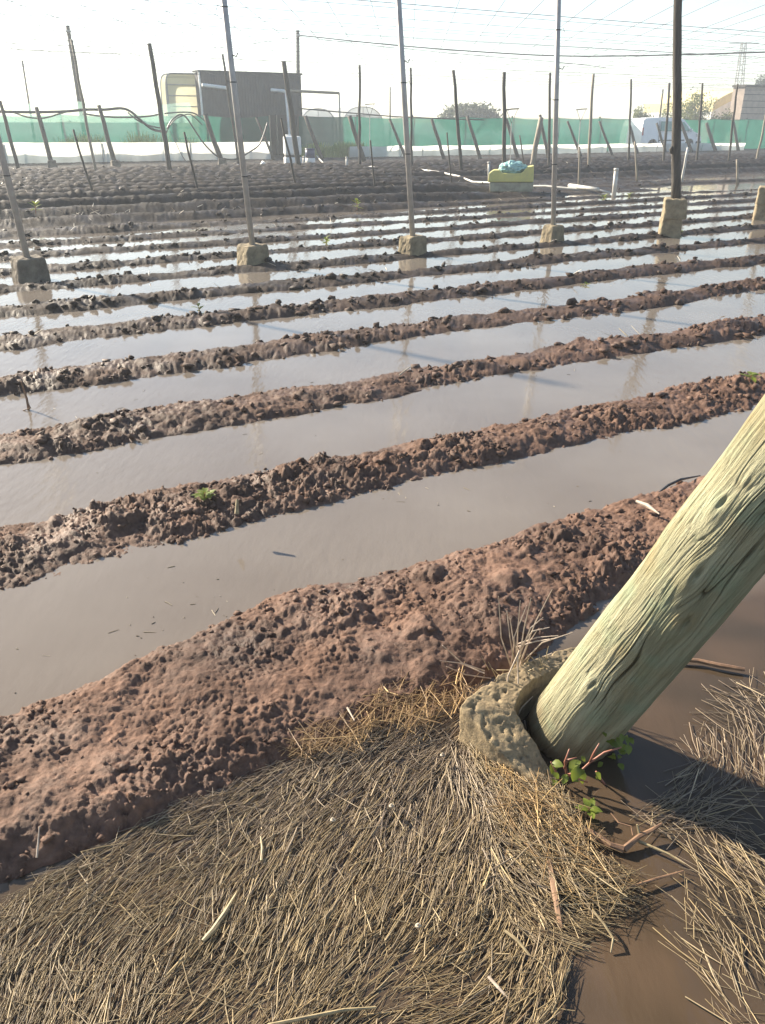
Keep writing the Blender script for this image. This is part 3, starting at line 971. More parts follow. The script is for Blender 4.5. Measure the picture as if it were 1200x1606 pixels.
weed('weed', ground_at(1066, 372), 'green weeds clinging to the base of the stacked blocks', 12, 0.16, 0.5)
weed('weed', ground_at(918, 455), 'tiny weed on the fifth ridge at right', 7, 0.10, 0.6)
weed('weed', ground_at(315, 495), 'tiny weed on the ridge below the second metal post', 7, 0.10, 0.8)
weed('weed', gp(923, 1276, 0.012), 'small yellow green sprig floating below the log', 7, 0.045, 0.4)

def build_sprig():
    b0 = gp(905, 1215, 0.0)
    t = thing('leafy_sprig', b0, 'green leafy sprig with reddish stems under the leaning log', 'weed')
    stems = [[(890, 1225), (886, 1195), (893, 1175)], [(890, 1215), (910, 1210), (925, 1196), (948, 1180), (975, 1172)], [(885, 1205), (890, 1192), (905, 1188)],
             [(925, 1195), (932, 1180), (940, 1166)], [(935, 1210), (945, 1225), (958, 1242)], [(880, 1228), (872, 1210), (864, 1195)], [(893, 1216), (908, 1222), (922, 1227)]]
    for st in stems:
        p = [atY(x, y, 1.52 - 0.0001 * i) for i, (x, y) in enumerate(st)]
        MB().tube(p, [.0028] * (len(p) - 1) + [.0016], 6).build('stem', 'redstem', t, True)
    spots = [(868, 1200, 20), (884, 1212, 16), (908, 1196, 20), (914, 1206, 18), (878, 1218, 12), (958, 1150, 18), (970, 1160, 18), (982, 1172, 16), (965, 1180, 16), (950, 1165, 18),
             (976, 1150, 14), (945, 1140, 14), (962, 1140, 14), (985, 1160, 12), (950, 1205, 16), (960, 1215, 14), (940, 1220, 12), (970, 1240, 18), (960, 1248, 14), (980, 1246, 12),
             (930, 1215, 12), (955, 1190, 16), (970, 1195, 14), (940, 1195, 14), (975, 1182, 12), (895, 1225, 10), (915, 1188, 10)]
    for x, y, sz in spots:
        for q in range(2):
            b = atY(x + random.uniform(-6, 6), y + random.uniform(-6, 6), 1.51 + random.uniform(-.02, .05) + (0.06 if x > 930 else 0))
            mb = MB()
            L = sz / 560.0 * random.uniform(.7, 1.1)
            leaf_mesh(mb, b, Vector((random.uniform(-1, 1), random.uniform(-1, .2), random.uniform(-.6, .6))), Vector((random.uniform(-.4, .4), -.4, 1)), L, L * .75, curl=.35)
            mb.build('leaf', 'leaf', t, True)
build_sprig()

# --- twigs, reeds, shells and scraps
def stick(name, pts, rad, label, cat, material, z=0.015, n=7, group=None):
    p = [gp(x, y, (q[0] if q else z)) for x, y, *q in pts]
    if not hasattr(rad, '__len__'):
        rad = [rad] * (len(p) - 1) + [rad * .55]
    return tag(MB().tube(p, rad, n, 0.12).build(name, material), label, cat, group)
fk = thing('forked_twig', gp(975, 1330, .01), 'rusty forked twig floating below the leafy sprig', 'twig')
MB().tube([gp(876, 1282, .02), gp(928, 1306, .018), gp(958, 1326, .014), gp(978, 1332, .012)], [.006, .008, .008, .009], 7, .15).build('branch', 'twig', fk)
MB().tube([gp(978, 1332, .012), gp(1002, 1312, .02), gp(1022, 1302, .024), gp(1038, 1292, .028)], [.008, .006, .005, .003], 7, .15).build('branch', 'twig', fk)
MB().tube([gp(993, 1310, .02), gp(990, 1296, .03), gp(970, 1290, .03), gp(958, 1275, .035)], [.002, .002, .0018, .001], 5).build('twiglet', 'twig', fk)
MB().tube([gp(1003, 1308, .02), gp(999, 1293, .04)], [.004, .002], 5).build('twiglet', 'reed', fk)
stick('fallen_stick', [(862, 1350, .03), (870, 1395, .02), (880, 1458, .005)], [.007, .0075, .006], 'brown stick lying upright in the image below the log', 'stick', 'twig')
stick('floating_stick', [(1055, 1033), (1095, 1036), (1130, 1044), (1168, 1050)], [.006, .007, .008, .006], 'knotty brown stick floating right of the leaning log', 'stick', 'twig')
stick('bent_reed', [(930, 1428, .03), (948, 1450, .025), (962, 1472, .018), (958, 1494, .004)], .0026, 'tan bent reed curling into dark water below the log', 'reed', 'reed')
stick('black_hose_end', [(1030, 776, .03), (1048, 761, .045), (1068, 752, .05), (1098, 746, .02)], .006, 'thin black hose arching from the ridge behind the log', 'hose', 'hose')
stick('split_reed', [(318, 1476, .014), (335, 1458, .016), (352, 1434, .017), (374, 1396, .012)], [.004, .0062, .0055, .002], 'broad pale split reed in the middle of the straw mat', 'reed', 'reed')
stick('long_reed', [(420, 1608, .015), (470, 1598, .017), (540, 1584, .015), (590, 1580, .010)], .0034, 'long pale reed along the bottom edge of the straw', 'reed', 'reed')
stick('pale_chip', [(410, 1350, .014), (412, 1333, .018), (409, 1312, .016)], .0034, 'pale upright chip in the upper middle of the straw mat', 'reed', 'reed')
stick('white_reed', [(766, 1532, .015), (782, 1549, .016), (797, 1566, .012)], .0032, 'whitish cut reed near the bottom of the straw heap', 'reed', 'drygrass')
stick('tan_reed', [(792, 1460, .018), (812, 1475, .02), (832, 1500, .014)], [.003, .0042, .0025], 'tan broken reed pointing at the dark water', 'reed', 'reed')
stick('reed_stem', [(1000, 1318, .012), (1050, 1340, .012), (1075, 1355, .01)], .003, 'thin tan reed floating right of the forked twig', 'reed', 'reed')
stick('crossing_reed', [(985, 1392, .012), (1030, 1378, .014), (1072, 1366, .012)], .003, 'grey brown reed crossing open water below the forked twig', 'reed', 'twig')
stick('upright_straw', [(58, 1345, .05), (62, 1296, .09)], .0025, 'white straw stuck upright at the muddy ridge foot at left', 'straw', 'drygrass')
stick('stub_peg', [(371, 806, .11), (372, 783, .16)], .010, 'short pale stub on the second ridge beside the rosette weed', 'stub', 'reed')
stick('mud_straw', [(545, 1110, .10), (556, 1130, .10)], .003, 'short white straw lying on the near ridge', 'straw', 'drygrass')
stick('ridge_chip', [(998, 786, .105), (1016, 793, .105), (1034, 806, .10)], [.006, .009, .003], 'pale splinter of wood on the near ridge left of the hose', 'splinter', 'drygrass')
br = thing('dead_branch', gp(40, 640, 0), 'small dead branch standing in water at the far left', 'twig')
MB().tube([gp(46, 648, -.02), atY(42, 625, 4.5), atY(33, 598, 4.5)], [.008, .007, .004], 6).build('branch', 'twig', br)
MB().tube([atY(42, 628, 4.5), atY(48, 640, 4.48), gp(36, 644, .0)], [.005, .004, .003], 5).build('branch', 'twig', br)
for x, y, lb in ((614, 1266, 'white snail shell in the middle of the straw mat'), (694, 1186, 'white snail shell near the concrete collar'), (656, 1454, 'white snail shell low in the straw mat'),
                 (618, 1266 - 1, None), (522, 1288, 'tiny pale snail shell left of the larger one')):
    if not lb:
        continue
    p = gp(x, y, .032)
    sh = MB()
    pts, rad = [], []
    for i in range(22):
        a = i * .62
        q = .0048 * (1 - i / 24)
        pts.append(p + Vector((math.cos(a) * q, math.sin(a) * q, .0006 * i)))
        rad.append(.0036 * (1 - i / 26))
    sh.tube(pts, rad, 7)
    tag(sh.build('snail_shell', 'shell', None, True), lb, 'snail shell')

# ================================================================== POSTS IN THE FIELD
def block(mb_loc, size, rot, taper, material, parent, name='footing', jit=0.012):
    m = MB()
    m.box(mb_loc, size, rot, taper, jit)
    o = m.build(name, material, parent)
    bv = o.modifiers.new('bevel', 'BEVEL')
    bv.width, bv.segments = 0.025, 2
    sd = o.modifiers.new('subdivide', 'SUBSURF')
    sd.subdivision_type, sd.levels, sd.render_levels = 'SIMPLE', 3, 3
    tx = bpy.data.textures.get('rough') or bpy.data.textures.new('rough', 'CLOUDS')
    tx.noise_scale, tx.noise_depth = 0.06, 4
    dm = o.modifiers.new('rough', 'DISPLACE')
    dm.texture, dm.strength, dm.mid_level, dm.texture_coords = tx, 0.03, 0.5, 'GLOBAL'
    return o
TOP = 3.45
def lean_top(base, px, py, z=TOP):
    """point at height z on the pole that passes through picture point (px, py), leaning sideways only"""
    q = atY(px, py, base.y)
    t = (z - base.z) / (q.z - base.z)
    return base + (q - base) * t
NEAR = [((47, 442), (0, 232), 'steel', 'metal post in a concrete block at the far left edge', .34, .24),
        ((399, 418), (351, 0), 'steel', 'metal post in a concrete block, second from the left', .34, .24),
        ((650, 402), (625, 0), 'steel', 'metal post in a concrete block near the picture middle', .31, .24),
        ((870, 382), (876, 0), 'steel', 'metal post in a concrete block left of the wooden post', .29, .22)]
for (bx, by), (tx_, ty_), mt, lb, w, hgt in NEAR:
    b = gp(bx, by, 0.0)
    t = thing('trellis_post', b, lb, 'post', 'metal posts standing in the flooded rows')
    foot_z = 0.24
    a = gp(bx - 6, by - 30 * 9.6 / b.y, foot_z * .9)
    a = Vector((b.x - .02, b.y + .10, foot_z - 0.05))
    top = lean_top(Vector((a.x, a.y, a.z)), tx_, ty_)
    MB().tube([a, top], .034, 14).build('pole', mt, t, True)
    MB().tube([top - Vector((0, 0, .02)), top + Vector((0, 0, .02))], .042, 14).build('pole_cap', 'steel', t, True)
    q = a.lerp(top, .62)
    MB().tube([q + Vector((.03, -.02, 0)), q + Vector((.07, -.03, -.02)), q + Vector((.09, -.03, .02))], .006, 5).build('wire_hook', 'wire', t)
    for f_ in (.28, .55, .80):
        q = a.lerp(top, f_ + random.uniform(-.05, .05))
        MB().tube([q + Vector((0, 0, -.006)), q + Vector((0, 0, .006))], .0365, 12).build('wire_tie', 'wire', t)
        e = random.choice((-1, 1))
        MB().tube([q + Vector((.036 * e, -.01, 0)), q + Vector((.07 * e, -.02, .015)), q + Vector((.085 * e, -.02, -.03))], .004, 4).build('tie_end', 'wire', t)
    block((a.x, a.y, foot_z / 2 - .04), (w, w * .9, foot_z + .08), ROW_A + .15, .86, 'grey_concrete' if bx < 200 else 'concrete', t)
# wooden post on two blocks, and the pale post at the right edge
b = gp(1052, 372, 0.0)
t = thing('wooden_post', b, 'dark round wooden post standing on two stacked concrete blocks', 'post')
a = Vector((b.x + .03, b.y + .1, .50))
top = lean_top(a, 1063.5, 0)
pts = [a.lerp(top, i / 10) + Vector((random.uniform(-.006, .006), 0, 0)) for i in range(11)]
MB().tube(pts, [.070 - .0015 * i for i in range(11)], 14, .03).build('pole', 'dark_wood', t, True)
kn = a.lerp(top, .24)
MB().tube([kn + Vector((-.07, -.01, -.05)), kn + Vector((-.085, -.02, 0)), kn + Vector((-.07, -.01, .05))], [.012, .025, .012], 7).build('knot', 'dark_wood', t, True)
block((b.x, b.y + .08, .10), (.31, .31, .34), ROW_A + .85, .95, 'concrete', t, 'lower_block')
block((b.x + .02, b.y + .08, .405), (.36, .33, .29), ROW_A + .85, .93, 'concrete', t, 'upper_block')
b = gp(1194, 345, 0.0)
t = thing('pale_post', b, 'white pole on stacked yellowish blocks at the right edge', 'post')
a = Vector((b.x + .06, b.y + .1, .50))
top = a + Vector((.16, 0, 2.95))
MB().tube([a, top], .04, 12).build('pole', 'pvc', t, True)
block((b.x + .06, b.y + .08, .10), (.34, .34, .34), ROW_A + .7, .95, 'concrete', t, 'lower_block')
block((b.x + .07, b.y + .08, .41), (.42, .36, .30), ROW_A + .7, .93, 'concrete', t, 'upper_block')

# --- tall thin poles of the far side of the trellis
def pole(name, bpx, tpx, rad, label, material, group, cat='post', z0=0.06, foot=None, Yover=None, jit=.06, segs=7, loose=.02):
    b = gp(bpx[0], bpx[1], z0) if Yover is None else atY(bpx[0], bpx[1], Yover)
    t = atY(tpx[0], tpx[1], b.y)
    root = thing(name, b, label, cat, group)
    low = b - (t - b).normalized() * .12
    pts = [low.lerp(t, i / segs) + (Vector((random.uniform(-loose, loose), random.uniform(-loose, loose), 0)) if 0 < i < segs else Vector()) for i in range(segs + 1)]
    MB().tube(pts, [rad * (1.08 - .22 * i / segs) for i in range(segs + 1)], 9, jit).build('pole', material, root, True)
    if foot:
        block((b.x, b.y, b.z + foot * .3), (foot, foot, foot * .9), ROW_A + random.uniform(-.3, .3), .8, 'grey_concrete', root)
    return root
G1 = 'tall poles along the far side of the trellis'
TALL = [((152, 276), (112, 62), .045, 'thin pale pole leaning left at the far left of the net', 'pale_wood'),
        ((268, 277), (234, 68), .075, 'rough knotted pole between the hoses and the cream tunnel', 'dark_wood'),
        ((375, 262), (349, 85), .05, 'dark thin pole just behind the second metal post', 'dark_wood'),
        ((470, 268), (445, 96), .095, 'stout leaning pole before the dark shed door', 'dark_wood'),
        ((564, 266), (564, 102), .05, 'straight thin pole right of the blue drum', 'dark_wood'),
        ((646, 268), (644, 106), .045, 'thin pole half hidden by the middle metal post', 'dark_wood'),
        ((724, 276), (711, 110), .055, 'slightly leaning thin pole left of the yellow tub', 'dark_wood'),
        ((791, 275), (791, 113), .065, 'straight dark pole rising behind the yellow tub', 'dark_wood'),
        ((861, 268), (863, 114), .05, 'thin pole just left of the fourth metal post', 'dark_wood'),
        ((923, 267), (931, 116), .055, 'thin pole just right of the fourth metal post', 'pale_wood'),
        ((986, 260), (990, 124), .045, 'thin pole at the rear of the white van', 'dark_wood'),
        ((1041, 262), (1050, 130), .05, 'thin pole left of the big wooden post', 'dark_wood'),
        ((1093, 260), (1102, 130), .045, 'thin pole in front of the van nose', 'dark_wood'),
        ((1142, 260), (1157, 132), .045, 'thin pole below the lattice pylon', 'dark_wood'),
        ((1186, 257), (1204, 165), .045, 'thin pole near the right edge before the brown building', 'pale_wood')]
for bp_, tp_, r_, lb, mt in TALL:
    ro = pole('trellis_pole', bp_, tp_, r_, lb, mt, G1, foot=.20 if bp_[0] > 550 else None)
G2 = 'leaning anchor posts along the net'
LEAN = [((30, 272), (0, 158), .06, 'thin slanting anchor post at the left picture edge'), ((83, 263), (57, 168), .085, 'slanting anchor post in a block, left of the thin pale pole'),
        ((182, 263), (155, 165), .085, 'slanting anchor post in a block, left of the rough pole'), ((349, 259), (322, 180), .10, 'thick slanting anchor post at the left end of the dark shed'),
        ((430, 252), (402, 184), .06, 'thin slanting anchor post at the left of the shed door'), ((505, 250), (479, 182), .10, 'slanting anchor post right of the blue drum'),
        ((572, 256), (548, 182), .10, 'slanting anchor post crossing behind the straight thin pole'), ((637, 250), (611, 187), .07, 'slanting anchor post left of the middle metal post'),
        ((697, 250), (677, 187), .085, 'slanting anchor post left of the dark round tree'), ((753, 249), (733, 182), .085, 'slanting anchor post under the dark round tree'),
        ((813, 250), (794, 187), .09, 'slanting anchor post behind the straight dark pole'), ((860, 247), (847, 180), .09, 'slanting anchor post right of the thick pale post'),
        ((912, 246), (890, 190), .07, 'slanting anchor post crossing behind the fourth metal post'), ((960, 243), (940, 190), .07, 'slanting anchor post left of the van'),
        ((1000, 241), (988, 197), .09, 'slanting anchor post at the van rear wheel'), ((1044, 239), (1030, 193), .08, 'slanting anchor post in front of the van window'),
        ((1085, 239), (1067, 190), .10, 'slanting anchor post at the van front wheel'), ((1123, 238), (1108, 193), .11, 'thick slanting anchor post right of the van'),
        ((1158, 237), (1150, 190), .10, 'slanting anchor post below the white gabled building')]
for i, (bp_, tp_, r_, lb) in enumerate(LEAN):
    pole('anchor_post', bp_, tp_, r_, lb, 'dark_wood', G2, foot=.36 if i in (1, 2, 3) else None, z0=.1, segs=4, jit=.08)
G3 = 'thin stakes standing in the dry rows'
STAKE = [((148, 312), (115, 203), .025, 'thin dark stake leaning left below the thin pale pole', 'dark_wood'), ((313, 311), (289, 207), .025, 'thin dark stake left of the second metal post', 'dark_wood'),
         ((467, 302), (441, 186), .028, 'thin dark stake leaning before the shed door', 'dark_wood'), ((588, 303), (581, 220), .022, 'thin dark stake left of the middle metal post', 'dark_wood'),
         ((709, 291), (701, 208), .022, 'thin dark stake right of the middle metal post', 'dark_wood'), ((824, 268), (815, 212), .025, 'thin dark stake behind the yellow tub', 'dark_wood'),
         ((908, 291), (909, 230), .03, 'grey stake right of the fourth metal post', 'pale_wood'), ((999, 284), (996, 222), .03, 'pale stake below the van rear', 'pale_wood'),
         ((1070, 284), (1079, 231), .035, 'whitish slanting stake right of the wooden post', 'pvc'), ((1157, 287), (1156, 250), .035, 'grey stake standing in the far pool', 'pale_wood')]
for bp_, tp_, r_, lb, mt in STAKE:
    pole('field_stake', bp_, tp_, r_, lb, mt, G3, segs=4, jit=.04, loose=.012)
pole('thick_pale_post', (833, 268), (849, 184), .10, 'thick pale post leaning right behind the yellow tub', 'pale_wood', None, segs=4)
for bp_, tp_, r_, lb in [((963, 306), (967, 264), .05, 'short white pipe standing between the fourth metal post and the wooden post'), ((767, 284), (767, 254), .035, 'short white pipe at the left of the yellow tub'),
                         ((544, 269), (544, 246), .04, 'short white pipe where the hose bends'), ((476, 262), (477, 245), .05, 'short white pipe beside the blue drum')]:
    b = gp(*bp_, .05)
    tp = atY(*tp_, b.y)
    o = MB()
    o.tube([b - Vector((0, 0, .1)), tp], r_, 12)
    o.tube([tp - Vector((0, 0, .05)), tp + Vector((0, 0, .004))], r_ * 1.15, 12)
    tag(o.build('standpipe', 'pvc', None, True), lb, 'pipe', 'short white standpipes')

# --- sprinkler risers with cross bars
for (bx, by), (tx_, ty_), lb in (((800, 268), (803, 172), 'thin white sprinkler riser with cross bar behind the yellow tub'), ((905, 255), (912, 172), 'thin sprinkler riser with cross bar right of the fourth metal post'),
                                 ((580, 250), (580, 164), 'thin sprinkler riser with cross bar before the round tunnel')):
    b = gp(bx, by, .06)
    tp = atY(tx_, ty_, b.y)
    t = thing('sprinkler_riser', b, lb, 'sprinkler', 'sprinkler risers')
    mid = b.lerp(tp, .78)
    MB().tube([b - Vector((0, 0, .05)), mid], .018, 8).build('pipe', 'pvc', t)
    for s_ in (-1, 1):
        MB().tube([mid, tp + Vector((.2 * s_, 0, 0))], .010, 6).build('arm', 'wire', t)
    MB().tube([tp + Vector((-.24, 0, -.01)), tp + Vector((0, 0, .02)), tp + Vector((.26, 0, .03))], .022, 6).build('cross_bar', 'wire', t)

# ================================================================== NET FENCE
NET_S, SK_S = 42.0, 39.3
def z_top(px):
    return atS(px, 185 + (px - 500) * 0.0105, NET_S).z
def net_run(px0, px1, label, group='green shade net runs'):
    a, b_ = rs(*atS(px0, 230, NET_S)[:2])[0], rs(*atS(px1, 230, NET_S)[:2])[0]
    t = thing('shade_net_fence', xy(a, NET_S, .1), label, 'fence', group)
    n = max(1, int(round((b_ - a) / 3.6)))
    for i in range(n):
        r0, r1 = a + (b_ - a) * i / n, a + (b_ - a) * (i + 1) / n
        m = MB()
        nu, nz = 14, 8
        vs = []
        for j in range(nz + 1):
            for u in range(nu + 1):
                f = u / nu
                r = r0 + (r1 - r0) * f
                top = 2.03 - .10 * 4 * f * (1 - f) * (0.4 + 0.6 * ((i * 37) % 10) / 10)
                z = .08 + (top - .08) * j / nz
                w = .07 * mnoise.noise(Vector((r * .9, z * 1.3, 3))) + .03 * mnoise.noise(Vector((r * 3.1, z * .7, 9)))
                vs.append(xy(r, NET_S + w, z))
        fs = [(j * (nu + 1) + u, j * (nu + 1) + u + 1, (j + 1) * (nu + 1) + u + 1, (j + 1) * (nu + 1) + u) for j in range(nz) for u in range(nu)]
        m.add(vs, fs)
        m.build('net_panel', 'net', t, True)
        MB().tube([xy(r0, NET_S + .12, 0), xy(r0 + .03, NET_S + .12, 2.12)], .045, 7).build('net_post', 'dark_wood', t)
        MB().tube(sag(xy(r0, NET_S + .06, 2.06), xy(r1, NET_S + .06, 2.06), .08, 6), .008, 5).build('top_wire', 'wire', t)
    return t
net_run(-160, 424, 'green shade net with a sagging top at left of the shed door')
net_run(470, 1215, 'long green shade net running right behind the van')
def skirt_run(px0, px1, h0, h1, label):
    a, b_ = rs(*atS(px0, 248, SK_S)[:2])[0], rs(*atS(px1, 248, SK_S)[:2])[0]
    t = thing('plastic_skirt', xy(a, SK_S, .1), label, 'plastic sheet', 'white plastic sheets along the net foot')
    n = max(1, int(round((b_ - a) / 4.0)))
    for i in range(n):
        r0, r1 = a + (b_ - a) * i / n, a + (b_ - a) * (i + 1) / n - .02
        m = MB()
        nu, nz = 16, 5
        vs = []
        for j in range(nz + 1):
            for u in range(nu + 1):
                r = r0 + (r1 - r0) * u / nu
                H = h0 + (h1 - h0) * (r - a) / (b_ - a) + .05 * mnoise.noise(Vector((r * .8, 1, 0)))
                z = .02 + H * j / nz
                vs.append(xy(r, SK_S + .08 * mnoise.noise(Vector((r * 1.4, z * 2, 5))), z))
        m.add(vs, [(j * (nu + 1) + u, j * (nu + 1) + u + 1, (j + 1) * (nu + 1) + u + 1, (j + 1) * (nu + 1) + u) for j in range(nz) for u in range(nu)])
        m.build('sheet', 'skirt', t, True)
        MB().tube([xy(r0, SK_S + .1, -.1), xy(r0, SK_S + .1, h0 * .95)], .03, 6).build('peg', 'pale_wood', t)
skirt_run(-160, 425, .95, .85, 'white plastic sheet along the net foot from left edge to shed')
skirt_run(549, 950, .62, .58, 'white plastic sheet along the net foot behind the yellow tub')
skirt_run(952, 1165, .60, .55, 'greyish white plastic sheet in front of the van')
# gauze over the left net
def gauze():
    t = MB()
    a, b_ = rs(*atS(-160, 230, NET_S)[:2])[0], rs(*atS(300, 230, NET_S)[:2])[0]
    nu = 60
    vs = []
    for j in range(4):
        for u in range(nu + 1):
            r = a + (b_ - a) * u / nu
            z = 1.7 + (.75 + .12 * math.sin(r * 1.1)) * j / 3
            vs.append(xy(r, NET_S - .5 + .08 * mnoise.noise(Vector((r, z, 1))), z))
    t.add(vs, [(j * (nu + 1) + u, j * (nu + 1) + u + 1, (j + 1) * (nu + 1) + u + 1, (j + 1) * (nu + 1) + u) for j in range(3) for u in range(nu)])
    tag(t.build('gauze_strip', 'net_fine', None, True), 'pale see-through gauze strip above the left green net', 'net')
gauze()
# grass verge showing through and beside the net
def verge():
    n = 5200
    ra = rs(*atS(90, 235, 42.6)[:2])[0]
    rb = rs(*atS(300, 235, 42.6)[:2])[0]
    rc = rs(*atS(470, 235, 41)[:2])[0]
    rd = rs(*atS(560, 235, 41)[:2])[0]
    half = n // 2
    r = np.concatenate([ra + (rb - ra) * rng.random(half), rc + (rd - rc) * rng.random(n - half)])
    s = np.concatenate([40.3 + 1.5 * rng.random(half), 39.9 + 1.8 * rng.random(n - half)])
    X, Y = r * ER[0] + s * EN[0], r * ER[1] + s * EN[1]
    a = rng.random(n) * 6.283
    D = np.stack([.3 * np.cos(a), .3 * np.sin(a), np.ones(n)], 1)
    D /= np.linalg.norm(D, axis=1, keepdims=True)
    hh = np.where(np.arange(n) < half, 1.15, .75) * (.5 + .6 * rng.random(n)) * (0.75 + 0.35 * vn(r * 2, s, 9))
    o = strands('verge_grass', np.stack([X, Y, np.full(n, .08)], 1), D, hh, np.full(n, .03), np.zeros(n), tones(n, [(0.25, 0.35, 0.09), (0.33, 0.42, 0.14), (0.2, 0.3, 0.08)]))
    tag(o, 'tall pale green grass growing along the foot of the net', 'grass', kind='stuff')
verge()

# ================================================================== SHED, TUNNELS, THINGS BY THE NET
def shed():
    s0 = 44.2
    tl, tr = atS(313, 112, s0), atS(472, 118, s0)
    r0, r1 = rs(tl.x, tl.y)[0], rs(tr.x, tr.y)[0]
    H = (tl.z + tr.z) / 2
    t = thing('dark_shed', xy(r0, s0, .1), 'dark grey sheeted shed rising above the green net', 'shed')
    for i in range(6):                                  # wide vertical sheets, each lapped over the last
        a, b_ = r0 + (r1 - r0) * i / 6, r0 + (r1 - r0) * (i + 1) / 6
        m = MB()
        n = 12
        poly = []
        for j in range(n + 1):
            poly.append((a + (b_ - a) * j / n - .004 * (j == n), s0 + (.012 if j % 2 else 0) + .004 * (i % 2)))
        vs = [xy(r, s, .05) for r, s in poly] + [xy(r, s, H) for r, s in poly]
        vs += [xy(r, s + .03, .05) for r, s in poly] + [xy(r, s + .03, H) for r, s in poly]
        k = n + 1
        fs = [(j, j + 1, k + j + 1, k + j) for j in range(n)] + [(2 * k + j + 1, 2 * k + j, 3 * k + j, 3 * k + j + 1) for j in range(n)] + [(k + j, k + j + 1, 3 * k + j + 1, 3 * k + j) for j in range(n)]
        m.add(vs, fs)
        m.build('wall_sheet', 'shed', t)
    for ra in (r0, r1 - .1):
        m = MB()
        m.prism([xy(ra, s0 + .05, .05), xy(ra + .1, s0 + .05, .05), xy(ra + .1, s0 + .05, H - .02), xy(ra, s0 + .05, H - .02)], Vector((EN[0], EN[1], 0)) * .8)
        m.build('side_wall', 'shed', t)
    MB().prism([xy(r0 - .1, s0 - .06, H + .002), xy(r1 + .06, s0 - .06, H + .002), xy(r1 + .06, s0 - .06, H + .08), xy(r0 - .1, s0 - .06, H + .08)], Vector((EN[0], EN[1], 0)) * .95).build('roof', 'shed', t)
    MB().prism([xy(r0 - .09, s0 - .05, .05), xy(r0 - .01, s0 - .05, .05), xy(r0 - .01, s0 - .05, H), xy(r0 - .09, s0 - .05, H)], Vector((EN[0], EN[1], 0)) * .08).build('corner_trim', 'white', t)
    rr = [rs(*atS(x, 210, s0)[:2])[0] for x in (423, 466)]
    MB().prism([xy(rr[0], s0 - .03, .05), xy(rr[1], s0 - .03, .05), xy(rr[1], s0 - .03, 2.1), xy(rr[0], s0 - .03, 2.1)], Vector((EN[0], EN[1], 0)) * .025).build('doorway_shade', 'dark', t)  # near-black panel: shade inside the open door put in as colour
    for x in (423, 434, 456):
        q = rs(*atS(x, 210, s0)[:2])[0]
        MB().tube([xy(q, s0 - .08, .05), xy(q, s0 - .08, 2.1)], .045, 8).build('door_jamb', 'pale_wood', t)
    a, b_ = atS(317, 133, 43.7), atS(356, 138, 43.7)
    a2, b2 = atS(425, 141, 43.7), atS(446, 143, 43.7)
    MB().tube([a, b_], .08, 6).build('white_bar', 'white', t)
    MB().tube([a2, b2], .08, 6).build('white_bar', 'white', t)
shed()
def tunnel(name, pl, pr, ytop, s0, depth, label, material, hoops=3, zlines=4, sq=.8):
    """arched plastic tunnel: end wall of film strips, hoops and purlins"""
    a, b_ = rs(*atS(pl, 200, s0)[:2])[0], rs(*atS(pr, 200, s0)[:2])[0]
    H = atS((pl + pr) / 2, ytop, s0).z
    t = thing(name, xy(a, s0, .1), label, 'greenhouse', 'arched plastic tunnels')
    n = 24
    def arch(f, inset=0):
        x = math.cos(math.pi * (1 - f))
        z = math.sin(math.pi * f)
        return (a + b_) / 2 + (b_ - a) / 2 * (abs(x) ** sq * (1 if x > 0 else -1)) * (1 - inset), .1 + (H - .1) * ((.45 * min(1, z * 3) + .55 * z) if sq > .5 else z ** .2) * (1 - inset)
    P = [arch(i / n) for i in range(n + 1)]
    for i in range(0, n, 4):                              # end wall, strip by strip
        seg = P[i:i + 5]
        vs = [xy(r, s0, .06) for r, z in seg] + [xy(r, s0 + .02 * mnoise.noise(Vector((r, z, 0))), max(z, .07)) for r, z in seg]
        k = len(seg)
        MB().add(vs, [(j, j + 1, k + j + 1, k + j) for j in range(k - 1)]).build('end_film', material, t)
    vs = [xy(r, s0, z) for r, z in P] + [xy(r, s0 + depth, z) for r, z in P]
    k = n + 1
    MB().add(vs, [(j, j + 1, k + j + 1, k + j) for j in range(n)]).build('roof_film', material, t, True)
    for h in range(hoops):
        MB().tube([xy(r, s0 - .05 + depth * h / max(1, hoops - 1) * .97, z + .02) for r, z in P], .04, 6).build('hoop', 'steel', t)
    for q in range(1, zlines + 1):
        z = H * q / (zlines + 1)
        ins = [r for r, zz in P if zz >= z]
        if len(ins) > 1:
            MB().tube([xy(min(ins), s0 - .05, z), xy(max(ins), s0 - .05, z)], .03, 6).build('rail', 'steel', t)
    for q in range(1, 4):
        r, z = P[int(n * q / 4)]
        MB().tube([xy(r, s0 - .06, .05), xy(r, s0 - .06, z)], .03, 6).build('mullion', 'steel', t)
    return t
tunnel('plastic_tunnel', 266, 372, 117, 45.5, 1.0, 'cream plastic tunnel standing left of the dark shed', 'cream', 2, 7, .12)
tunnel('plastic_tunnel', 470, 528, 171, 60.0, 20, 'low grey tunnel roof just right of the shed', 'film')
tunnel('plastic_tunnel', 536, 602, 168, 62.0, 20, 'round tunnel end left of the middle metal post', 'film')
# pipe gantry right of the shed
g0 = atS(470, 139, 43.0)
g = thing('pipe_gantry', xy(*rs(g0.x, g0.y), .1), 'thin inverted L shaped pipe frame right of the shed', 'pipe')
p1, p2 = atS(448, 142, 43.0), atS(532, 146, 43.0)
MB().tube([p1, p2], .07, 8).build('beam', 'pale_wood', g)
MB().tube([Vector((p2.x, p2.y, .05)), p2], .05, 8).build('upright', 'steel', g)
q0 = atS(456, 224, 42.6)
MB().tube([Vector((q0.x, q0.y, .05)), p1], .06, 8).build('upright', 'white', g)

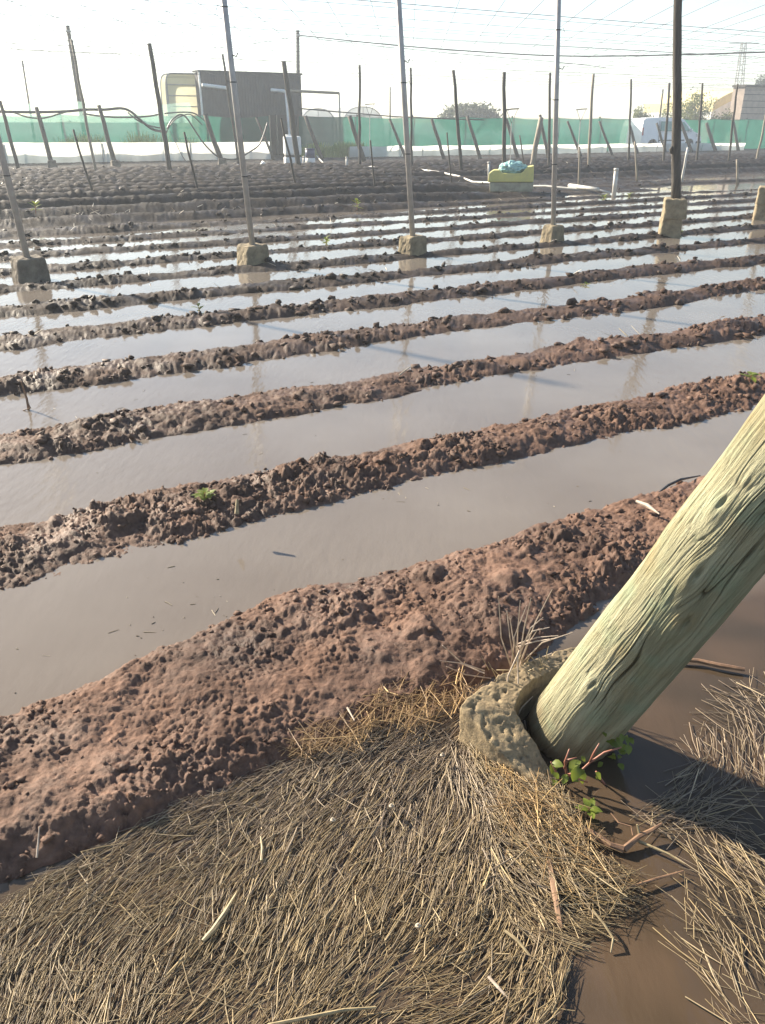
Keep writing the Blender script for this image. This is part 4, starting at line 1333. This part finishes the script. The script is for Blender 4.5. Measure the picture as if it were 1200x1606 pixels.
# white tank box before the shed door
bxp = gp(458, 260, .06)
t = thing('white_tank', bxp, 'white plastic tank before the dark shed door', 'tank')
wd = 24 / 34.5
MB().box((bxp.x, bxp.y + .45, .06 + .16), (wd, .8, .32), ROW_A * .4).build('tank_base', 'white', t, bevel=.04)
MB().box((bxp.x, bxp.y + .45, .42), (wd * .9, .7, .08), ROW_A * .4).build('tank_band', 'shed', t)
MB().box((bxp.x, bxp.y + .45, .46 + .36), (wd, .8, .72), ROW_A * .4, .97).build('tank_body', 'white', t, bevel=.07)
MB().tube([(bxp.x - .15, bxp.y + .45, 1.18), (bxp.x - .15, bxp.y + .45, 1.24)], .12, 12).build('tank_lid', 'white', t)
# drum
db = gp(487, 258, .06)
t = thing('drum', db, 'navy blue drum with a white lower half beside the net', 'drum')
MB().tube([db, db + Vector((0, 0, .26))], .21, 20).build('drum_base', 'white', t, True)
MB().tube([db + Vector((0, 0, .262)), db + Vector((0, 0, .60))], .205, 20).build('drum_body', 'blue', t, True)
MB().tube([db + Vector((0, 0, .58)), db + Vector((0, 0, .63))], .215, 20).build('drum_rim', 'blue', t, True)
MB().tube([db + Vector((-.12, 0, .62)), db + Vector((-.1, 0, .82)), db + Vector((.1, 0, .82)), db + Vector((.12, 0, .62))], .012, 6).build('drum_handle', 'wire', t)
# pale debris by the shed
for (x, y, w, lb) in ((412, 258, .35, 'pale rubble lump left of the white tank'), (372, 262, .3, 'small pale rubble lump at the foot of the second metal post')):
    b = gp(x, y, .08)
    o = scatter_lumps('rubble_lump', np.array([b.x]), np.array([b.y]), np.array([b.z + .05]), np.array([w * .5]), 'white')
    tag(o, lb, 'rubble')

# irrigation pipe snaking over the rows
hp = [(492, 236, .35), (498, 246, .2), (508, 257, .1), (525, 265, .1), (560, 269, .1), (610, 272, .1), (660, 275, .1), (720, 281, .1), (765, 286, .1), (830, 290, .1), (880, 293, .1), (930, 295, .1), (985, 300, .1)]
pp = []
for i in range(len(hp) - 1):
    for f in (0, .5):
        a, b_ = gp(*hp[i]), gp(*hp[i + 1])
        q = a.lerp(b_, f)
        pp.append(Vector((q.x, q.y, max(q.z if i < 3 else 0, gz(q.x, q.y) + .05))))
tag(MB().tube(pp, .03, 8).build('irrigation_pipe', 'pvc', None, True), 'pale irrigation pipe snaking over the rows to the yellow tub', 'pipe')
b0, b1 = gp(893, 291, .12), gp(938, 297, .12)
tag(MB().tube([b0, (b0 + b1) / 2, b1], .05, 8).build('loose_pipe', 'pvc', None, True), 'loose white pipe on the rows right of the fourth metal post', 'pipe')

# yellow tub and the plastic bag on it
tb = gp(800, 300, .08)
t = thing('yellow_tub', tb, 'faded yellow plastic tub on the dry rows', 'tub')
sc = 1 / 58.5
def tp(x, y):
    return Vector((tb.x + (x - 800) * sc, tb.y, .08 + (300 - y) * sc))
up_ = [(767, 288), (768, 276), (774, 272), (783, 272), (786, 276), (815, 276), (822, 268), (832, 266), (833, 288)]
lo_ = [(769, 288.3), (833, 288.3), (832, 301), (770, 301)]
o = MB().prism([tp(*p) for p in up_][::-1], Vector((.10, .62, 0)))
o.build('tub_body', 'yellow', t, bevel=.025)
o = MB().prism([tp(*p) + Vector((.012, .02, 0)) for p in lo_], Vector((.10, .56, 0)))
o.build('tub_base', 'greywhite', t, bevel=.02)
bg = tp(801, 269) + Vector((.05, .25, 0))
v, f = ico()
m = MB()
import bmesh
bm = bmesh.new()
bmesh.ops.create_icosphere(bm, subdivisions=4, radius=1)
for vv in bm.verts:
    p = vv.co.copy()
    k = 1 + .22 * mnoise.noise(p * 2.2) + .16 * mnoise.noise(p * 5.5) + .07 * mnoise.noise(p * 13)
    vv.co = Vector((p.x * .32 * k, p.y * .24 * k, p.z * .15 * k)) + bg
me = bpy.data.meshes.new('plastic_bag')
bm.to_mesh(me)
bm.free()
me.materials.append(M['bag'])
o = bpy.data.objects.new('plastic_bag', me)
COL.objects.link(o)
tag(o, 'crumpled turquoise plastic bag lying on the yellow tub', 'bag')

# black hoses slung along the left net
def hose(pts, rad, label, s=38.6):
    P = [atS(x, y, s + q) for x, y, q in [(p[0], p[1], p[2] if len(p) > 2 else 0) for p in pts]]
    sm = []
    for i in range(len(P) - 1):
        p0, p1, p2, p3 = P[max(i - 1, 0)], P[i], P[i + 1], P[min(i + 2, len(P) - 1)]
        for k in range(5):
            u = k / 5
            sm.append(.5 * ((2 * p1) + (p2 - p0) * u + (2 * p0 - 5 * p1 + 4 * p2 - p3) * u * u + (3 * p1 - p0 - 3 * p2 + p3) * u ** 3))
    sm.append(P[-1])
    tag(MB().tube(sm, rad, 7).build('black_hose', 'hose', None, True), label, 'hose', 'black hoses slung along the net')
hose([(-40, 174), (40, 176), (100, 175), (135, 172), (165, 172), (190, 170), (205, 175), (220, 188), (240, 203), (262, 207)], .055, 'thick black hose looping from left edge to the rough pole')
hose([(20, 176), (45, 184), (70, 185), (95, 178), (110, 174)], .03, 'thin black hose sagging below the thick one at far left')
hose([(130, 178), (165, 183), (205, 184), (235, 182), (255, 178)], .035, 'lower black hose between the slanting post and the rough pole')
hose([(200, 176), (218, 190), (238, 198), (258, 202)], .03, 'inner black hose loop left of the rough pole')
hose([(262, 202), (270, 188), (282, 180), (292, 184), (305, 203), (320, 225), (338, 243), (352, 249), (372, 249), (392, 238), (408, 225), (420, 192)], .035, 'long black hose looping from the rough pole to the shed door', 37.4)
hose([(258, 178), (285, 176), (305, 178), (322, 190), (330, 200)], .03, 'thin black hose arching over before the cream tunnel')
hose([(262, 205), (272, 190), (285, 182), (300, 180), (318, 196)], .025, 'second thin black hose arch before the cream tunnel')
hose([(266, 205), (275, 222), (285, 243), (298, 262)], .015, 'hair thin hose hanging right of the rough pole')

# ================================================================== VAN
def van():
    # placed beside the net, nose to the right
    c = atS(1003, 238, 40.7)
    r0, s0 = rs(c.x, c.y)
    r1 = rs(*atS(1097, 238, 40.7)[:2])[0]
    L = r1 - r0
    k = L / 4.95
    root = thing('van', xy(r0, s0, .1), 'white panel van parked behind the plastic sheet at right', 'van')
    def P(x, y, z):                       # x along, y across (0 near side), z up
        return xy(r0 + x * k, s0 + y, .1 + z)
    prof = [(.0, .42), (.0, 1.0), (.05, 1.5), (.14, 1.82), (.35, 1.93), (1.6, 1.985), (3.0, 1.95), (3.35, 1.88), (3.7, 1.60), (4.12, 1.20), (4.55, 1.06), (4.82, .93), (4.93, .70), (4.95, .42)]
    def wheel_arch(cx):
        return [(cx + .40 * math.cos(a), .34 + .40 * math.sin(a)) for a in [math.pi * i / 10 for i in range(11)]]
    low = [(4.95, .30)] + [(x, max(z, .28)) for x, z in wheel_arch(3.98)] + [(x, max(z, .28)) for x, z in wheel_arch(.95)] + [(0, .30)]
    outline = prof + low
    W_ = 1.86
    def inset(z):
        return 0 if z < 1.05 else (z - 1.05) ** 1.3 * .17
    n = len(outline)
    vs = [P(x, inset(z), z) for x, z in outline] + [P(x, W_ - inset(z), z) for x, z in outline]
    fs = [(i, i + n, (i + 1) % n + n, (i + 1) % n) for i in range(n)]
    m = MB()
    # side walls as horizontal slices so they bend at the waist
    me_b = bmesh.new()
    bv = [me_b.verts.new(p) for p in vs]
    for f_ in fs:
        me_b.faces.new([bv[i] for i in f_])
    fa = me_b.faces.new([bv[i] for i in range(n)])
    fb = me_b.faces.new([bv[i] for i in range(2 * n - 1, n - 1, -1)])
    bmesh.ops.triangulate(me_b, faces=[fa, fb])
    bmesh.ops.recalc_face_normals(me_b, faces=me_b.faces)
    me = bpy.data.meshes.new('body')
    me_b.transform(Matrix.Translation(-Vector(root.location)))
    me_b.to_mesh(me)
    me_b.free()
    me.materials.append(M['van'])
    body = bpy.data.objects.new('body', me)
    COL.objects.link(body)
    body.parent = root
    def pane(name, pts, y_off, material='glass'):
        poly = [P(x, inset(z) - y_off, z) for x, z in pts]
        return MB().prism(poly, Vector((EN[0], EN[1], 0)) * .02).build(name, material, root)
    pane('side_window', [(1.45, 1.20), (2.72, 1.20), (2.72, 1.75), (1.52, 1.76)], .022)
    pane('side_window', [(2.86, 1.20), (3.90, 1.20), (3.64, 1.50), (3.36, 1.72), (2.86, 1.74)], .022)
    ws = [P(3.42, .22, 1.855), P(3.42, W_ - .22, 1.855), P(4.10, W_ - .16, 1.235), P(4.10, .16, 1.235)]
    MB().prism(ws, P(.05, 0, .03) - P(0, 0, 0)).build('windscreen', 'glass', root)
    pane('door_seam', [(1.40, .50), (1.415, .50), (1.415, 1.80), (1.40, 1.80)], .021, 'tyre')
    pane('door_seam', [(2.79, .50), (2.805, .50), (2.805, 1.80), (2.79, 1.80)], .021, 'tyre')
    pane('side_moulding', [(1.42, .62), (3.5, .62), (3.5, .68), (1.42, .68)], .024, 'tyre')
    pane('door_handle', [(2.90, 1.06), (3.08, 1.06), (3.08, 1.10), (2.90, 1.10)], .03, 'tyre')
    pane('headlight', [(4.45, .86), (4.78, .84), (4.70, .98), (4.42, 1.03)], .022, 'lamp_clear')
    pane('tail_light', [(.02, .95), (.12, .95), (.14, 1.40), (.06, 1.40)], .022, 'lamp_red')
    pane('bumper', [(4.45, .34), (4.92, .34), (4.92, .58), (4.5, .58)], .026, 'shed')
    MB().box(P(3.86, -.12, 1.22), (.10, .16, .20), ROW_A).build('mirror', 'van', root, bevel=.02)
    for cx in (.95, 3.98):
        for y in (.02, W_ - .24):
            w = thing('wheel', P(cx, y, .33) - Vector(root.location), None, None)
            w.parent = root
            a, b_ = P(cx, y, .33), P(cx, y + .22, .33)
            MB().tube([a, a.lerp(b_, .15), a.lerp(b_, .85), b_], [.29, .33, .33, .29], 24).build('tyre', 'tyre', w, True)
            MB().tube([P(cx, y - .012, .33), P(cx, y + .1, .33)], [.19, .21], 18).build('rim', 'rim', w, True)
van()

# ================================================================== BEYOND
def crown_mesh(center, radii, n, leaf, clumps, seed):
    rg = np.random.default_rng(seed)
    cc = rg.standard_normal((clumps, 3))
    cc /= np.linalg.norm(cc, axis=1, keepdims=True)
    cc *= (rg.random((clumps, 1)) ** .45)
    cc[:, 2] = np.abs(cc[:, 2]) * .95 - .15
    which = rg.integers(0, clumps, n)
    off = rg.standard_normal((n, 3)) * .16
    p = (cc[which] + off) * np.array(radii)[None] + np.array(center)[None]
    d1 = rg.standard_normal((n, 3))
    d1 /= np.linalg.norm(d1, axis=1, keepdims=True)
    d2 = np.cross(d1, rg.standard_normal((n, 3)))
    d2 /= np.linalg.norm(d2, axis=1, keepdims=True)
    s = leaf * (.6 + .8 * rg.random((n, 1)))
    V = np.stack([p - d1 * s, p + d2 * s * .45, p + d1 * s, p - d2 * s * .45], 1).reshape(-1, 3)
    return V, np.arange(n * 4).reshape(-1, 4), cc * np.array(radii)[None] + np.array(center)[None]
def tree(name, px, s, zbase, ztop, rx, label, material, n, leaf, clumps, seed, low=0.25):
    c = atS(px, 200, s)
    root = thing(name, (c.x, c.y, .05), label, 'tree', 'trees beyond the net')
    zc = zbase + (ztop - zbase) * .42
    V, F, cc = crown_mesh((c.x, c.y, zc), (rx, rx * .8, (ztop - zbase) * .62), n, leaf, clumps, seed)
    m = MB()
    m.tube([(c.x, c.y, 0), (c.x + .05, c.y, zc * .5), (c.x, c.y, zc)], [.16, .13, .09], 8, .08)
    for q in cc[:14]:
        st = Vector((c.x, c.y, zc * random.uniform(.45, .95)))
        e = Vector(q)
        m.tube([st, st.lerp(e, .5) + Vector((0, 0, .15)), e], [.06, .04, .015], 6)
    m.build('trunk', 'bark', root)
    o = np_mesh('crown', V - np.array(root.location)[None], F, material)
    o.parent = root
tree('round_tree', 739, 70, .7, 3.55, 2.7, 'dark dense round topped tree beyond the net', 'bush_leaf', 14000, .17, 70, 3)
tree('bushy_tree', 1092, 52, .6, 4.5, 1.5, 'loose olive green bush right of the wooden post', 'tree_leaf', 1900, .10, 30, 5)
tree('bushy_tree', 1060, 54, .6, 3.6, 1.5, 'low loose bush behind the van roof', 'tree_leaf', 1300, .10, 22, 6)
tree('bushy_tree', 1010, 56, .8, 3.5, 1.0, 'small spindly bush at the rear of the van', 'tree_leaf', 1500, .10, 18, 7)
tree('bushy_tree', 1128, 50, .6, 2.9, 1.1, 'small bush before the white gabled building', 'tree_leaf', 1800, .10, 20, 8)
tree('roof_tree', 1184, 75, 3.5, 7.2, 1.4, 'dark treetop showing over the brown building', 'bush_leaf', 2600, .14, 24, 9)

def barn():
    s0 = 54.0
    a = rs(*atS(1114, 190, s0)[:2])[0]
    b_ = rs(*atS(1164, 190, s0)[:2])[0]
    zl, zr = atS(1114, 160, s0).z, atS(1164, 138, s0).z
    t = thing('white_barn', xy(a, s0, .05), 'white walled building with a yellow curved gable at right', 'building')
    n = 10
    topc = [(a + (b_ - a) * i / n, zl + (zr - zl) * math.sin(math.pi / 2 * i / n)) for i in range(n + 1)]
    MB().prism([xy(a, s0, .02), xy(b_, s0, .02)] + [xy(r, s0, z - .75) for r, z in topc[::-1]], Vector((EN[0], EN[1], 0)) * 8).build('wall', 'white', t)
    MB().prism([xy(r, s0 - .05, z - .748) for r, z in topc] + [xy(r, s0 - .05, z) for r, z in topc[::-1]], Vector((EN[0], EN[1], 0)) * 8.1).build('gable_band', 'yellowwall', t)
    for q in (.35, .62):
        r = a + (b_ - a) * q
        MB().prism([xy(r, s0 - .02, 1.2), xy(r + .5, s0 - .02, 1.2), xy(r + .5, s0 - .02, 2.0), xy(r, s0 - .02, 2.0)], Vector((EN[0], EN[1], 0)) * .015).build('window', 'glass', t)
    s1 = 51.0
    a = rs(*atS(1160, 190, s1)[:2])[0]
    b_ = rs(*atS(1290, 190, s1)[:2])[0]
    z = atS(1165, 136, s1).z
    t = thing('brown_building', xy(a, s1, .05), 'tall brown walled building at the right edge', 'building')
    MB().prism([xy(a, s1, .02), xy(b_, s1, .02), xy(b_, s1, z), xy(a, s1, z)], Vector((EN[0], EN[1], 0)) * 1.2).build('wall', 'brownwall', t)
    for i in range(8):
        zz = .6 + i * (z - .7) / 8
        MB().prism([xy(a - .02, s1 - .03, zz), xy(b_, s1 - .03, zz), xy(b_, s1 - .03, zz + .05), xy(a - .02, s1 - .03, zz + .05)], Vector((EN[0], EN[1], 0)) * .028).build('sheet_joint', 'dark_wood', t)
    MB().prism([xy(a - .1, s1 - .12, z + .002), xy(b_, s1 - .12, z + .002), xy(b_, s1 - .12, z + .16), xy(a - .1, s1 - .12, z + .16)], Vector((EN[0], EN[1], 0)) * 1.4).build('roof_edge', 'dark_wood', t)
barn()

def pylon():
    Y = 105.0
    b = atY(1152, 205, Y)
    b.z = 0
    tpz = atY(1167, 66, Y)
    t = thing('lattice_pylon', b, 'thin steel lattice pylon rising behind the white barn', 'pylon')
    ax = tpz - b
    w0, w1 = 1.1, .45
    def corner(i, f):
        w = w0 + (w1 - w0) * f
        return b + ax * f + Vector(((-1, 1, 1, -1)[i] * w / 2, (-1, -1, 1, 1)[i] * w / 2, 0))
    for i in range(4):
        MB().tube([corner(i, 0), corner(i, 1)], .05, 5).build('leg', 'steel', t)
    n = 12
    for q in range(n):
        m = MB()
        for i in range(4):
            j = (i + 1) % 4
            a_, b_ = (i, j) if q % 2 else (j, i)
            m.tube([corner(a_, q / n), corner(b_, (q + 1) / n)], .03, 4)
        m.build('brace', 'steel', t)
    for z, w in ((.99, 1.7), (.9, 1.2)):
        c = b + ax * z
        MB().tube([c + Vector((-w, 0, 0)), c + Vector((w, 0, 0))], .05, 5).build('cross_arm', 'steel', t)
pylon()
def line_pole(px, ytop, Y, rad, label, lean=0.0, knob=False, ybase=235):
    tp_ = atY(px, ytop, Y)
    b = Vector((atY(px + lean, 200, Y).x, Y, 0.0))
    t = thing('utility_pole', b, label, 'pole', 'utility poles')
    MB().tube([b - Vector((0, 0, .1)), b.lerp(tp_, .5), tp_], [rad * 1.2, rad, rad * .8], 9).build('pole', 'dark_wood', t, True)
    MB().tube([tp_ + Vector((0, 0, -.3)), tp_ + Vector((0, 0, -.2))], rad * 1.1, 9).build('band', 'steel', t)
    if knob:
        q = b.lerp(tp_, .42)
        MB().tube([q + Vector((.12, -.02, -.3)), q + Vector((.16, -.02, 0)), q + Vector((.12, -.02, .3))], [.06, .14, .06], 7).build('junction_box', 'dark_wood', t)
    return tp_
top1 = line_pole(467, 48, 58, .13, 'utility pole rising from behind the dark shed')
line_pole(106, 40, 47, .12, 'tall leaning pole with a bulge behind the left net', 26, True)
line_pole(35, 95, 60, .07, 'distant thin pole at far left behind the net', 16)
line_pole(612, 136, 56, .05, 'distant thin pole left of the middle metal post', 0)
line_pole(1040, 140, 66, .07, 'distant thin pole behind the olive bushes', -6)
def cable(pts, rad, label, group='overhead cables'):
    P = [atY(*p) for p in pts]
    sm = []
    for i in range(len(P) - 1):
        p0, p1, p2, p3 = P[max(i - 1, 0)], P[i], P[i + 1], P[min(i + 2, len(P) - 1)]
        for k in range(6):
            u = k / 6
            sm.append(.5 * ((2 * p1) + (p2 - p0) * u + (2 * p0 - 5 * p1 + 4 * p2 - p3) * u * u + (3 * p1 - p0 - 3 * p2 + p3) * u ** 3))
    sm.append(P[-1])
    tag(MB().tube(sm, rad, 6).build('power_cable', 'hose', None, True), label, 'cable', group)
cable([(467, 55, 58), (620, 71, 56), (780, 83, 54), (900, 88, 52), (1060, 86, 50), (1280, 79, 47)], .032, 'thick dark cable sagging from the utility pole to the right edge')
cable([(467, 57, 58), (600, 73, 57), (760, 88, 55), (870, 97, 54), (950, 106, 53)], .015, 'thinner cable sagging below the thick one')
cable([(467, 56, 58), (420, 65, 57), (360, 73, 56), (250, 84, 55), (80, 80, 52), (-60, 70, 50)], .014, 'thin cable running left from the utility pole')
cable([(470, 170, 48), (560, 178, 47), (640, 184, 46), (760, 188, 45)], .03, 'dark cable along the top of the net right of the shed')

# low pale hills on the skyline
hm = MB()
hx = [(-150 + 10 * i) for i in range(36)]
vs = []
for x in hx:
    z = 2.5 + 2.2 * mnoise.noise(Vector((x * .03, 2, 1))) + 1.2 * mnoise.noise(Vector((x * .09, 5, 1)))
    vs += [(x, 205, -.5), (x, 212, max(z, .8)), (x, 232, -.5)]
hm.add(vs, [(i * 3 + j, (i + 1) * 3 + j, (i + 1) * 3 + j + 1, i * 3 + j + 1) for i in range(len(hx) - 1) for j in range(2)])
tag(hm.build('hills', 'hill', None, True), kind='structure')

# ================================================================== OVERHEAD WIRES
def wire(a, b_, drop, rad=.0045):
    tag(MB().tube(sag(a, b_, drop, 8), rad, 4).build('overhead_wire', 'wire'), WL, 'wire', WG)
WL, WG = 'thin overhead trellis wire running along the rows', 'trellis wires along the rows'
for i in range(30):
    s = 13.0 + i * 0.82
    wire(xy(-22, s, TOP + random.uniform(-.06, .06)), xy(46, s + random.uniform(-.3, .3), TOP + random.uniform(-.06, .06)), random.uniform(.02, .22), .0055 if i % 5 == 0 else .0042)
WL, WG = 'thin overhead trellis wire running away from the viewer', 'trellis wires across the rows'
for i in range(40):
    x = -14 + i * 0.8
    y1 = min(36, (36.0 - x * EN[0]) / EN[1])
    y1 = (35.5 - x * EN[0]) / EN[1]
    wire(Vector((x * .9, 9.5, TOP + random.uniform(-.05, .05))), Vector((x + .9, y1, TOP + random.uniform(-.05, .05))), random.uniform(.02, .15), .0045)

# ================================================================== HAZE
def haze():
    m = bpy.data.materials.new('haze')
    m.use_nodes = True
    nt = m.node_tree
    nt.nodes.remove(nt.nodes['Principled BSDF'])
    pv = nt.nodes.new('ShaderNodeVolumePrincipled')
    pv.inputs['Color'].default_value = (0.84, 0.92, 1.0, 1)
    pv.inputs['Density'].default_value = 0.0024
    pv.inputs['Anisotropy'].default_value = 0.3
    nt.links.new(pv.outputs[0], nt.nodes['Material Output'].inputs['Volume'])
    M['haze'] = m
    o = MB().box((0, 95, 6.5), (460, 330, 17.0)).build('haze', 'haze')
    o['kind'] = 'stuff'
haze()
